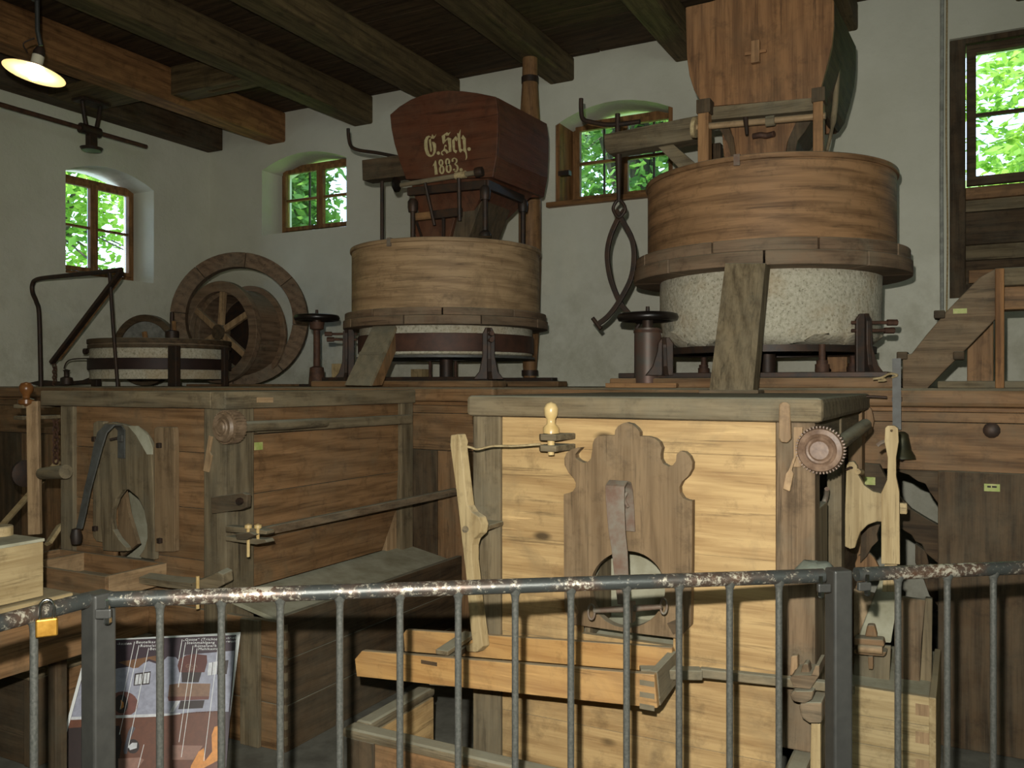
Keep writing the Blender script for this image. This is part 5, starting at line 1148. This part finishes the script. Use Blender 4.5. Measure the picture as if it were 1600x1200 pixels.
strap(s1, [.05, .05, .05, .058, .066, .066, .06, .05, .046, .044, .042], .007, c1, 'handle_strap', STRAPD)
mk('strap_end', B().lathe(PY(119, 838, 2.69), [(0, -.04), (.022, -.035), (.028, 0), (.02, .035), (0, .04)], 12), IRON, c1, smooth=50)
mk('strap_nut', B().box(tuple(PY(183, 690, 2.79)), tuple(PY(193, 680, 2.80))), STRAPD, c1, .002)
rod('iron_pin', [PY(172, 687, 2.78), PY(186, 684, 2.80)], .007, c1)
# side panel
def QX(pts, X): return [PX(x, y, X) for x, y in pts]
zcut = [1.484, 1.36, 1.08, .86, .64]; yend = [4.22, 4.22, 4.22, 4.20, 4.06]
for k in range(4):
    z1, z0 = zcut[k], zcut[k + 1] + .003
    mk('side_board', B().prism([[Vector((XR - .02, CL + .172, z0)), Vector((XR - .02, yend[k + 1], z0)), Vector((XR - .02, yend[k], z1)), Vector((XR - .02, CL + .172, z1))]], (-.025, 0, 0)), W('brown', 'y'), c1, .002)
mk('side_post', B().box((XR - .06, 4.22, .6), (XR + .005, 4.34, 1.486)), W('grey', 'z'), c1, .005)
mk('side_post', B().box((XR - .07, 4.12, .6), (XR - .03, 4.22, 1.486)), W('tub', 'z'), c1, .004)
mk('side_rail', B().bar((XR + .0, CL + .17, 1.395), (XR + .01, 4.3, 1.39), .05, .055), W('grey', 'y'), c1, .012)
# ratchet knob left
kc1 = PY(343, 668, 2.79)
k1 = mk('ratchet_knob', B().lathe(kc1, [(0, 0), (.022, .0), (.028, .006), (.036, .004), (.042, .01), (.06, .008), (.069, .02), (.069, .09), (.05, .095), (.035, .13), (0, .13)], 40, (.1, 1, 0)), plain('turned_grey_wood', (140, 118, 94), .5, 0, (96, 78, 58), 26, .15), c1, smooth=35)
for k in range(30):
    t = 2 * math.pi * k / 30; q = kc1 + Vector((math.cos(t) * .070 + .005, .055, math.sin(t) * .070)); d = Vector((math.cos(t), 0, math.sin(t)))
    mk('tooth', B().bar(q - d * .003, q + d * .006, .0085, .06, (0, 1, 0)), k1.data.materials[0], k1)
mk('turned_roller', B().tube([kc1 + Vector((.03, .1, 0)), kc1 + Vector((.07, .35, 0.0)), (XR + .03, 3.5, kc1.z - .005)], .025, 12), W('grey', 'y'), c1, smooth=50)
mk('pawl', B().prism([pY([(326, 680), (331, 682), (327, 706), (331, 712), (325, 738), (317, 736), (321, 710)], 2.84)], (0, .01, 0)), W('tub', 'z'), c1, .002)
# bracket and pegs
mk('corner_bracket', B().prism([pY([(329, 777), (378, 770), (386, 773), (385, 793), (376, 797), (330, 803)], 2.82)], (0, .03, 0)), W('darkbrown', 'x'), c1, .005)
mk('bracket_nut', B().lathe(PY(377, 783, 2.82), [(.016, 0), (.016, .02), (0, .02)], 6, (0, -1, 0)), IRON, c1)
pin = thing('pegged_fork', 'forked wooden holder with two pale pegs at the corner of the left case', 'fork', tuple(PY(390, 838, 2.84)))
mk('fork_arm', B().prism([pY([(352, 822), (400, 826), (416, 830), (416, 835), (352, 831)], 2.80)], (0, .05, 0)), W('grey', 'x'), pin, .003)
mk('fork_arm', B().prism([pY([(352, 838), (368, 840), (414, 843), (417, 848), (400, 851), (352, 845)], 2.80)], (0, .05, 0)), W('grey', 'x'), pin, .003)
mk('fork_block', B().prism([pY([(367, 834), (390, 832), (398, 836), (385, 844), (369, 843)], 2.77)], (0, .06, 0)), W('darkbrown', 'x'), pin, .004)
for px_, y0, y1 in ((388, 820, 870), (403, 820, 842)):
    mk('peg', B().lathe(PY(px_, y1, 2.80), [(.007, 0), (.008, PY(px_, y0 + 6, 2.8).z - PY(px_, y1, 2.8).z), (.017, PY(px_, y0 + 5, 2.8).z - PY(px_, y1, 2.8).z), (.016, PY(px_, y0, 2.8).z - PY(px_, y1, 2.8).z), (0, PY(px_, y0 - 2, 2.8).z - PY(px_, y1, 2.8).z)], 12), TURNP, pin, smooth=50)
rl = thing('long_lever_rod', 'long thin greyed wooden rod slanting along the side of the left case', 'rod', tuple(PD(560, 800, 4.4)))
mk('rod', B().bar(PD(398, 833, 3.98), PD(712, 768, 5.0), .035, .04), W('greyred', 'y'), rl, .005)
tgp = PX(404, 697, XR - .014); mk('number_tag', B().box((XR - .02, tgp.y - .022, tgp.z - .018), (XR - .014, tgp.y + .028, tgp.z + .018)), TAG, c1)
mk('small_cleat', B().prism([[PX(x, y, XR + .024) for x, y in [(401, 621), (426, 621), (426, 629), (401, 629)]]], (.004, 0, 0)), W('tub', 'y'), c1)
# meal chest below, protruding to the right
XM = -2.61
mc = thing('meal_chest', 'long dark wooden meal chest with flour dusted top under the left case', 'chest', (-3.2, 3.6, 0))
for k, (z0, z1) in enumerate(((0, .2), (.203, .40), (.403, .595))):
    mk('side_board', B().box((XM - .03, CL, z0), (XM, 4.34, z1)), W('darkbrown', 'y'), mc, .003)
    mk('front_board', B().box((XLf - .02, CL + .0, z0), (XM - .032, CL + .03, min(z1, .56))), W('brown', 'x'), mc, .003)
for k in range(8): mk('dovetail', B().box((XM - .034, CL - .0015, .03 + k * .07), (XM + .0015, CL + .012, .065 + k * .07)), W('grey', 'z'), mc)
mk('dusty_shelf', B().prism([[(XM - .03, CL + .03, .555), (XM - .03, 4.34, .555), (XR - .05, 4.34, .63), (XR - .05, CL + .03, .63)]], (0, 0, -.02)), DUSTM, mc)
mk('corner_post', B().box((PY(375, 1000, CL - .02).x, CL - .022, 0), (PY(404, 1000, CL - .02).x, CL - .001, .56)), W('grey', 'z'), mc, .004)
# bits at the case foot
ft = thing('foot_lever', 'curved grey wooden lever lying across the foot of the left case', 'lever', tuple(PY(290, 915, 2.74)))
mk('lever', B().prism([pY([(207, 898), (216, 902), (232, 904), (262, 908), (300, 911), (300, 922), (262, 918), (226, 913), (208, 909)], 2.70)], (0, .06, .01)), W('grey', 'x'), ft, .005)
mk('lever_head', B().prism([pY([(296, 912), (318, 904), (340, 894), (348, 898), (349, 914), (330, 924), (300, 920)], 2.70)], (0, .06, .01)), W('grey', 'x'), ft, .006)
mk('peg', B().tube([PY(309, 900, 2.69), PY(309, 951, 2.69)], .008, 10), TURNP, ft, smooth=50)
tr3 = thing('flour_tray', 'low open brown tray with thin pale rim jutting out from the left case foot', 'tray', (-3.7, 2.7, .65))
tx0, tx1, ty0, ty1, tz0, tz1 = -4.12, -3.34, 2.525, 2.855, .655, .755
mk('front_board', B().box((tx0, ty0, tz0), (tx1, ty0 + .018, tz1)), W('brown', 'x'), tr3, .002)
mk('side_board', B().box((tx1 - .02, ty0 + .018, tz0), (tx1, ty1, tz1)), W('tub', 'y'), tr3, .002)
mk('side_board', B().box((tx0, ty0 + .018, tz0), (tx0 + .02, ty1, tz1)), W('brown', 'y'), tr3, .002)
mk('back_board', B().box((tx0, ty1 - .018, tz0), (tx1 - .02, ty1, tz1 + .0)), W('brown', 'x'), tr3, .002)
mk('divider', B().box((-3.93, ty0 + .018, tz0), (-3.91, ty1 - .018, tz1)), W('tub', 'y'), tr3, .002)
mk('tray_bottom', B().box((tx0 + .02, ty0 + .018, tz0), (tx1 - .02, ty1 - .018, tz0 + .012)), W('brown', 'x'), tr3)
bfl = thing('front_meal_bin', 'old wooden meal bin with worn rim and dark corner post at the lower left', 'bin', (-3.9, 2.6, 0))
fx = -3.44; fy = 2.26; fz_ = .40
mk('front_board', B().box((-4.3, fy, 0), (fx - .03, fy + .03, fz_ - .03)), W('darkbrown', 'x'), bfl, .004)
mk('side_board', B().box((fx - .035, fy + .08, 0), (fx, CL - .005, fz_ - .03)), W('brown', 'y'), bfl, .004)
mk('corner_post', B().box((fx - .05, fy - .01, 0), (fx + .008, fy + .10, fz_ - .03)), W('darkbrown', 'z'), bfl, .006)
mk('front_rim', B().box((-4.3, fy - .03, fz_ - .03), (fx + .02, fy + .05, fz_ + .01)), W('grey', 'x'), bfl, .012)
mk('side_rim', B().box((fx - .05, fy + .05, fz_ - .03), (fx + .02, CL - .005, fz_ + .01)), W('grey', 'y'), bfl, .012)
mk('side_upper', B().box((fx - .05, fy + .06, fz_ + .01), (fx - .02, CL - .005, .58)), W('brown', 'y'), bfl, .004)
# things standing at the far left: stand, board, pale box
sd2 = thing('low_stand', 'reddish wooden stand with pale board top behind the padlock', 'stand', (-3.1, 1.7, 0))
mk('side_board', B().box((-2.86, 1.1, .62), (-2.835, 2.05, .82)), W('brown', 'y'), sd2, .003)
mk('end_board', B().box((-3.4, 2.03, .62), (-2.862, 2.05, .82)), W('brown', 'x'), sd2, .003)
mk('top_board', B().box((-3.4, 1.1, .842), (-2.80, 1.99, .862)), W('pale', 'y'), sd2, .006)
mk('top_frame', B().box((-3.4, 1.1, .822), (-2.83, 2.05, .84)), W('brown', 'y'), sd2, .003)
for xx, yy in ((-3.38, 1.12), (-2.90, 1.12), (-3.38, 1.98), (-2.93, 1.98)): mk('leg', B().box((xx, yy, 0), (xx + .045, yy + .045, .62)), W('darkbrown', 'z'), sd2, .003)
wb = thing('pale_box', 'pale plywood box with dusty top at the left edge, carrying a round wooden disc', 'box', (-3.0, 1.6, .863))
mk('side_panel', B().box((-2.84, 1.35, .866), (-2.828, 1.895, 1.055)), W('pale', 'y'), wb, .002)
mk('end_panel', B().box((-3.02, 1.883, .866), (-2.841, 1.895, 1.055)), W('pale', 'x'), wb, .002)
mk('back_panel', B().box((-3.032, 1.35, .866), (-3.021, 1.895, 1.055)), W('pale', 'y'), wb, .002)
mk('lid', B().box((-3.034, 1.345, 1.055), (-2.824, 1.898, 1.066)), DUSTM, wb, .002)
dsk = PZ(0, 836, 1.067)
tag(mk('wooden_disc', B().lathe((dsk.x, dsk.y, 1.066), [(.0, 0), (.042, 0), (.042, .03), (.038, .034), (0, .034)], 28), W('pale', 'x'), smooth=40, at=(dsk.x, dsk.y, 1.066)), 'small round pale wooden disc lying on the plywood box lid at the left edge', 'disc')
# lever post with knob left of the left case
lp_ = thing('lever_post', 'upright brown wooden lever with turned knob left of the left case', 'lever', tuple(PD(55, 835, 4.55)))
p0 = PD(52, 627, 4.5); p1 = PD(55, 835, 4.45)
mk('post', B().bar(p1, p0, .062, .03, (sinY, -cosY, 0)), W('tub', 'z'), lp_, .004)
kb = PD(41, 608, 4.5)
mk('knob', B().lathe((kb.x, kb.y, 0), [(.02, kb.z - .09), (.04, kb.z - .075), (.04, kb.z - .055), (.018, kb.z - .045), (.02, kb.z - .03), (.034, kb.z - .01), (.036, kb.z + .01), (.025, kb.z + .03), (0, kb.z + .038)], 20), plain('dark_turned', (128, 84, 44), .3, 0, (98, 60, 30), 12, .05), lp_, smooth=50)
for yy in (635, 653):
    a_ = PD(28, yy, 4.48); c_ = PD(88, yy - 2, 4.7); mk('fork', B().bar(a_, c_, .07, .02), W('grey', 'x'), lp_, .005)
mk('roller', B().tube([PD(65, 740, 4.42), PD(103, 737, 4.3)], [.03, .036], 14), W('grey', 'x'), lp_, smooth=50)
mk('iron_wheel', B().lathe(PD(42, 740, 4.5), [(.03, 0), (.07, .01), (.07, .03), (0, .03)], 20, (-1, .1, 0)), IRON, lp_, smooth=50)
fb = thing('far_case', 'dim brown boards and diagonal laths seen between the left edge and the left case', 'case', (-4.9, 4.0, 0))
mk('shelf', B().box((-5.0, 3.9, .95), (-4.2, 4.35, .97)), W('pale', 'x'), fb, .004)
mk('shelf_box', B().box((-5.0, 4.0, .70), (-4.2, 4.35, .948)), W('brown', 'x'), fb, .004)
mk('lath', B().bar(PD(2, 822, 4.9), PD(92, 720, 4.9), .03, .02, (0, 1, 0)), W('pale', 'x'), fb, .003)
mk('lath', B().bar(PD(75, 850, 4.5), PD(95, 820, 4.6), .05, .02, (0, 1, 0)), W('pale', 'x'), fb, .003)
mk('foot', B().box((-5.0, 3.95, 0), (-4.2, 4.35, .06)), W('darkbrown', 'x'), fb)
mk('upright', B().box((-5.0, 4.1, .06), (-4.9, 4.2, .70)).box((-4.3, 4.1, .06), (-4.2, 4.2, .7)), W('darkbrown', 'z'), fb)
for k in range(9):
    p = PD(87, 655 + k * 8, 4.75); mk('chain_link', B().tube([(p.x + .016 * math.cos(q) * (k % 2), p.y + .016 * math.cos(q) * (1 - k % 2), p.z + .02 * math.sin(q)) for q in [i * math.pi / 4 for i in range(8)]], .005, 5, True), RUST, fb)

# ------------------------------------------------------------------ printed poster
TL, TR = CAMP(-1.818, 3.71, .50), CAMP(-1.203, 3.83, .50); BL, BR = CAMP(-1.857, 3.48, .0), CAMP(-1.205, 3.615, .0)
ps = thing('information_poster', 'white bordered printed poster of the mill room leaning behind the railing, lower left', 'poster', tuple((BL + BR) / 2))
nrm = (TR - TL).cross(BL - TL).normalized()
if nrm.dot(EYE - TL) < 0: nrm = -nrm
def PP(u, v, k=0): 
    a = TL.lerp(TR, u); c = BL.lerp(BR, u); return a.lerp(c, v) + nrm * (.0006 * k)
mk('panel', B().prism([[PP(0, 0), PP(1, 0), PP(1, 1), PP(0, 1)]], -nrm * .006), PAPER, ps)
# map pixel of the zoomed poster (1473 px for 270 px from 130,980) into the sheet by casting the ray on its plane
def PQ(x, y, k=1):
    px_, py_ = 130 + x * 270 / 1473, 980 + y * 220 / 1200; r = ray(px_, py_); t = (TL - EYE).dot(nrm) / r.dot(nrm); return EYE + r * t + nrm * (.0006 * k)
cols = {'plum': (50, 30, 40), 'wall': (146, 148, 162), 'brown': (100, 58, 36), 'dark': (40, 24, 20), 'red': (84, 36, 26), 'tub': (126, 96, 74), 'grey': (196, 198, 200), 'gold': (212, 140, 60), 'wheel': (104, 60, 50), 'beam': (110, 74, 40), 'steel': (84, 84, 92), 'tan': (140, 104, 88)}
pm = {k: plain('print_' + k, v, .45, 0, tuple(min(255, q * 1.15) for q in v), 40, 0) for k, v in cols.items()}
def pr_(name, key, pts, k): return mk(name, B().prism([[PQ(x, y, k) for x, y in pts]], nrm * .0003), pm[key], ps)
pr_('printed_ground', 'plum', [(92, 118), (1306, 66), (1220, 1180), (1200, 1400), (-277, 1400), (-216, 1180), (-8, 420)], 1)
pr_('printed_wall', 'wall', [(-5, 430), (120, 400), (300, 350), (450, 330), (560, 290), (650, 320), (720, 250), (790, 255), (830, 300), (860, 240), (1000, 225), (1290, 200), (1240, 720), (-60, 780), (-104, 780)], 2)
pr_('printed_beam', 'beam', [(300, 300), (340, 290), (640, 240), (645, 300), (560, 270), (470, 345), (430, 352)], 3)
pr_('printed_cases', 'brown', [(-100, 770), (650, 755), (960, 722), (1180, 712), (1160, 1400), (-277, 1400), (-216, 1180)], 2)
pr_('printed_edge', 'grey', [(-98, 765), (650, 738), (830, 730), (830, 742), (650, 762), (-104, 790)], 4)
pr_('printed_shadow', 'dark', [(-124, 860), (30, 850), (310, 840), (330, 980), (300, 1200), (-218, 1200)], 4)
pr_('printed_wheel', 'wheel', [(340 + 128 * math.cos(t), 655 + 108 * math.sin(t)) for t in [i * .3141 for i in range(20)]], 3)
pr_('printed_wheel', 'dark', [(325 + 60 * math.cos(t), 655 + 80 * math.sin(t)) for t in [i * .3927 for i in range(16)]], 5)
pr_('printed_hub', 'gold', [(322, 620), (345, 640), (348, 680), (325, 700)], 6)
pr_('printed_window', 'dark', [(440, 396), (578, 376), (566, 486), (430, 500)], 4)
for q in ([(452, 406), (502, 398), (492, 484), (440, 492)], [(522, 394), (570, 387), (560, 476), (512, 482)], [(1070, 305), (1146, 292), (1138, 402), (1060, 412)]): pr_('printed_window', 'grey', q, 5)
for x_, y0, y1 in ((476, 402, 488), (545, 390, 480), (1104, 300, 408)): pr_('printed_bar', 'dark', [(x_, y0), (x_ + 5, y0), (x_ - 5, y1), (x_ - 10, y1)], 6)
pr_('printed_window', 'dark', [(1148, 290), (1240, 280), (1225, 400), (1140, 404)], 4)
pr_('printed_hopper', 'red', [(820, 270), (880, 240), (960, 228), (1055, 240), (1058, 300), (1035, 385), (820, 385), (805, 330)], 5)
pr_('printed_funnel', 'dark', [(840, 385), (1010, 385), (985, 470), (840, 470)], 5)
pr_('printed_tub', 'tub', [(735, 490), (830, 478), (1085, 482), (1075, 590), (1070, 615), (735, 625), (725, 590)], 5)
pr_('printed_ring', 'wheel', [(720, 592), (1076, 590), (1070, 616), (730, 630)], 6)
pr_('printed_stone', 'dark', [(830, 628), (1036, 622), (1020, 690), (810, 700)], 5)
pr_('printed_chute', 'grey', [(790, 628), (830, 626), (770, 726), (735, 728)], 6)
pr_('printed_panel', 'brown', [(700, 780), (940, 745), (935, 900), (740, 1010)], 5)
pr_('printed_case', 'tan', [(760, 1005), (1020, 1010), (940, 1130), (760, 1130)], 5)
pr_('printed_gold', 'gold', [(1120, 850), (1166, 836), (1162, 1130), (1010, 1210), (1000, 1400), (890, 1400), (920, 1180), (985, 1060), (1030, 1030), (1040, 1140), (1100, 1060), (1096, 920)], 6)
pr_('printed_hole', 'dark', [(425 + 55 * math.cos(t), 1015 + 62 * math.sin(t)) for t in [i * .3927 for i in range(16)]], 5)
pr_('printed_flour', 'grey', [(385, 1015), (420, 985), (462, 985), (458, 1030), (400, 1048)], 6)
pr_('printed_strap', 'steel', [(345, 1050), (385, 890), (420, 840), (445, 860), (425, 900), (400, 960), (375, 1080), (350, 1080)], 6)
pr_('printed_tray', 'tan', [(300, 1120), (480, 1110), (520, 1130), (470, 1200), (300, 1210)], 5)
# leader lines and captions
lb = B()
for (x0, y0, x1, y1) in ((440, 125, 318, 700), (478, 155, 312, 915), (560, 180, 385, 1030), (845, 105, 815, 285), (875, 130, 812, 512), (938, 158, 818, 980), (972, 182, 838, 1108), (1160, 100, 1030, 1140), (520, 1000, 470, 1200)):
    a_, c_ = PQ(x0, y0, 9), PQ(x1, y1, 9); sdv = (c_ - a_).cross(nrm).normalized() * .0011
    lb.add([a_ - sdv, a_ + sdv, c_ + sdv, c_ - sdv], [(0, 1, 2, 3)])
ux = (PQ(900, 600) - PQ(700, 606)).normalized(); uy = (PQ(780, 300) - PQ(700, 700)).normalized()
for body, x_, y_ in (('-kasten', 288, 152), ('Beutelkasten', 450, 140), ('R\u00fcttelsieb', 486, 170), ('Beutel', 568, 196), ('\u201eGosse\u201c (Trichter)', 850, 118), ('Steinmahlgang', 882, 145), ('R\u00fcttelwerk', 948, 172), ('Mehlkasten', 980, 198), ('-trieb-', 1216, 102), ('-werk', 1216, 132)):
    vs, fs = text_mesh(body, .0155, .0, 1.12); o_ = PQ(x_, y_, 9)
    lb.add([o_ + ux * v.x * 1.18 + uy * v.y + nrm * .0002 for v in vs], fs)
mk('captions', lb, PAPER, ps, label='white printed captions and leader lines')
vs, fs = text_mesh('G.Sch.', .02, 0); vs2, fs2 = text_mesh('1883', .014, 0)
lb = B().add([PQ(872, 345, 8) + ux * v.x + uy * v.y for v in vs], fs).add([PQ(885, 372, 8) + ux * v.x * 1.2 + uy * v.y for v in vs2], fs2); mk('printed_lettering', lb, pm['tub'], ps)

# ------------------------------------------------------------------ steel railing in the foreground
RZ = 1.15
def CP(px_, d_, z=RZ): t = (px_ - 800) / F; return CAMP(t * d_, d_, z)
rail = thing('steel_railing', 'dark steel tube railing with upright bars across the foreground', 'railing', tuple(CP(152, 1.81, 0)))
PL, PR = CP(150, 1.80), CP(1312, 2.035); PE = CP(1700, 2.15)
def onrail(px_):
    seg = (PL, PR) if px_ < 1312 else (PR, PE)
    t = (px_ - 800) / F
    # point of the rail line seen at this column
    a, c = seg; ca = Vector((cosY, sinY, 0)); cdv = Vector((-sinY, cosY, 0))
    ar_, ad = a.dot(ca), a.dot(cdv); cr_, cdd = c.dot(ca), c.dot(cdv)
    k = (t * ad - ar_) / ((cr_ - ar_) - t * (cdd - ad)); p = a.lerp(c, k); p.z = RZ; return p
mk('top_rail', B().tube([onrail(172), onrail(600), onrail(1000), onrail(1286)], .0165, 18), RAILM, rail, smooth=60)
mk('top_rail', B().tube([onrail(1338), onrail(1480), onrail(1700)], .0165, 18), RAILM, rail, smooth=60)
bars = [250, 346, 438, 531, 625, 716, 805, 892, 979, 1061, 1140, 1217, 1403, 1480, 1552, 1622]
proto = None
for i, x_ in enumerate(bars):
    p = onrail(x_)
    if proto is None:
        proto = mk('bar', B().lathe((p.x, p.y, 0), [(.0078, .12), (.0078, RZ - .035), (.0092, RZ - .022), (.014, RZ - .012), (.016, RZ - .004)], 14), RAILM if 0 else BARM, rail, smooth=50, at=(p.x, p.y, 0)); p_off = p
    else:
        c = proto.copy(); COL.objects.link(c); c.parent = rail; c.location = Vector((p.x, p.y, 0)) - org(rail)
mk('bottom_rail', B().tube([(onrail(172).x, onrail(172).y, .12), (onrail(1286).x, onrail(1286).y, .12)], .0165, 12), BARM, rail, smooth=60)
mk('bottom_rail', B().tube([(onrail(1338).x, onrail(1338).y, .12), (onrail(1700).x, onrail(1700).y, .12)], .0165, 12), BARM, rail, smooth=60)
def post(px_, d_, ztop, ang, w=.055):
    p = CP(px_, d_, 0); u = Vector((math.cos(ang), math.sin(ang), 0)); v = Vector((-u.y, u.x, 0))
    b = B().prism([[p - u * w / 2 - v * w / 2, p + u * w / 2 - v * w / 2, p + u * w / 2 + v * w / 2, p - u * w / 2 + v * w / 2]], (0, 0, ztop))
    o = mk('post', b, POSTM, rail, .005); mk('foot_plate', B().prism([[p - u * .06 - v * .06, p + u * .06 - v * .06, p + u * .06 + v * .06, p - u * .06 + v * .06]], (0, 0, .008)), POSTM, o)
    return p
dl = math.atan2(PR.y - PL.y, PR.x - PL.x)
pp1 = post(154, 1.82, RZ + .012, YAW + R(58), .050); pp2 = post(1310, 2.05, RZ + .012, YAW + R(10), .047)
for x_, sgn in ((172, 1), (1280, -1), (1347, 1)):
    p = onrail(x_) + Vector((-sinY, cosY, 0)) * -.02
    dd = Vector((math.cos(dl), math.sin(dl), 0)) * sgn
    lg = mk('lug', B().bar(p - dd * .02 + Vector((0, 0, -.024)), p + dd * .012 + Vector((0, 0, -.024)), .012, .02), POSTM, rail, .003)
    mk('bolt', B().lathe(p + dd * .004 + Vector((0, 0, -.046)), [(.005, 0), (.008, .004), (.008, .014), (.005, .014), (.005, .05), (0, .05)], 6), CHROME, lg)
# gate part at far left
GE = CP(-120, 1.50); G0 = CP(136, 1.80)
gt = thing('railing_gate', 'short steel gate section left of the corner post, locked with a padlock', 'gate', (G0.x, G0.y, 0))
mk('top_rail', B().tube([G0, G0.lerp(GE, .25), GE], .0165, 18), RAILM, gt, smooth=60)
mk('bottom_rail', B().tube([(G0.x, G0.y, .12), (GE.x, GE.y, .12)], .0165, 12), BARM, gt, smooth=60)
for k_ in (.365, .85):
    q = G0.lerp(GE, k_); mk('bar', B().lathe((q.x, q.y, 0), [(.0078, .12), (.0078, RZ - .035), (.0092, RZ - .022), (.014, RZ - .012), (.016, RZ - .004)], 14), BARM, gt, smooth=50)
# padlock
pk = PD(74, 975, 1.70)
kk = thing('padlock', 'brass padlock with bright shackle hanging from the gate rail', 'padlock', tuple(PD(74, 997, 1.70)))
u = Vector((cosY, sinY, 0)); v = Vector((-sinY, cosY, 0)); u2 = (u + v * .55).normalized(); v2 = Vector((-u2.y, u2.x, 0))
c_ = PD(73, 980, 1.68)
w_, h_, t_ = .0195, .0175, .008
mk('lock_body', B().prism([[c_ - u2 * w_ - v2 * t_ - Vector((0, 0, h_)), c_ + u2 * w_ - v2 * t_ - Vector((0, 0, h_)), c_ + u2 * w_ - v2 * t_ + Vector((0, 0, h_)), c_ - u2 * w_ - v2 * t_ + Vector((0, 0, h_))]], v2 * t_ * 2), BRASS, kk, .003)
pts = [c_ - u2 * .012 + Vector((0, 0, h_)), c_ - u2 * .012 + Vector((0, 0, h_ + .022))] + [c_ + u2 * .012 * -math.cos(a) + Vector((0, 0, h_ + .022 + .014 * math.sin(a))) for a in (.5, 1.05, 1.57, 2.1, 2.64)] + [c_ + u2 * .012 + Vector((0, 0, h_ + .022)), c_ + u2 * .012 + Vector((0, 0, h_))]
mk('shackle', B().tube(pts, .0032, 8), CHROME, kk, smooth=60)
SC.cycles.max_bounces = 6; SC.cycles.diffuse_bounces = 3; SC.cycles.glossy_bounces = 3; SC.cycles.transparent_max_bounces = 10
SC.cycles.sample_clamp_indirect = 4
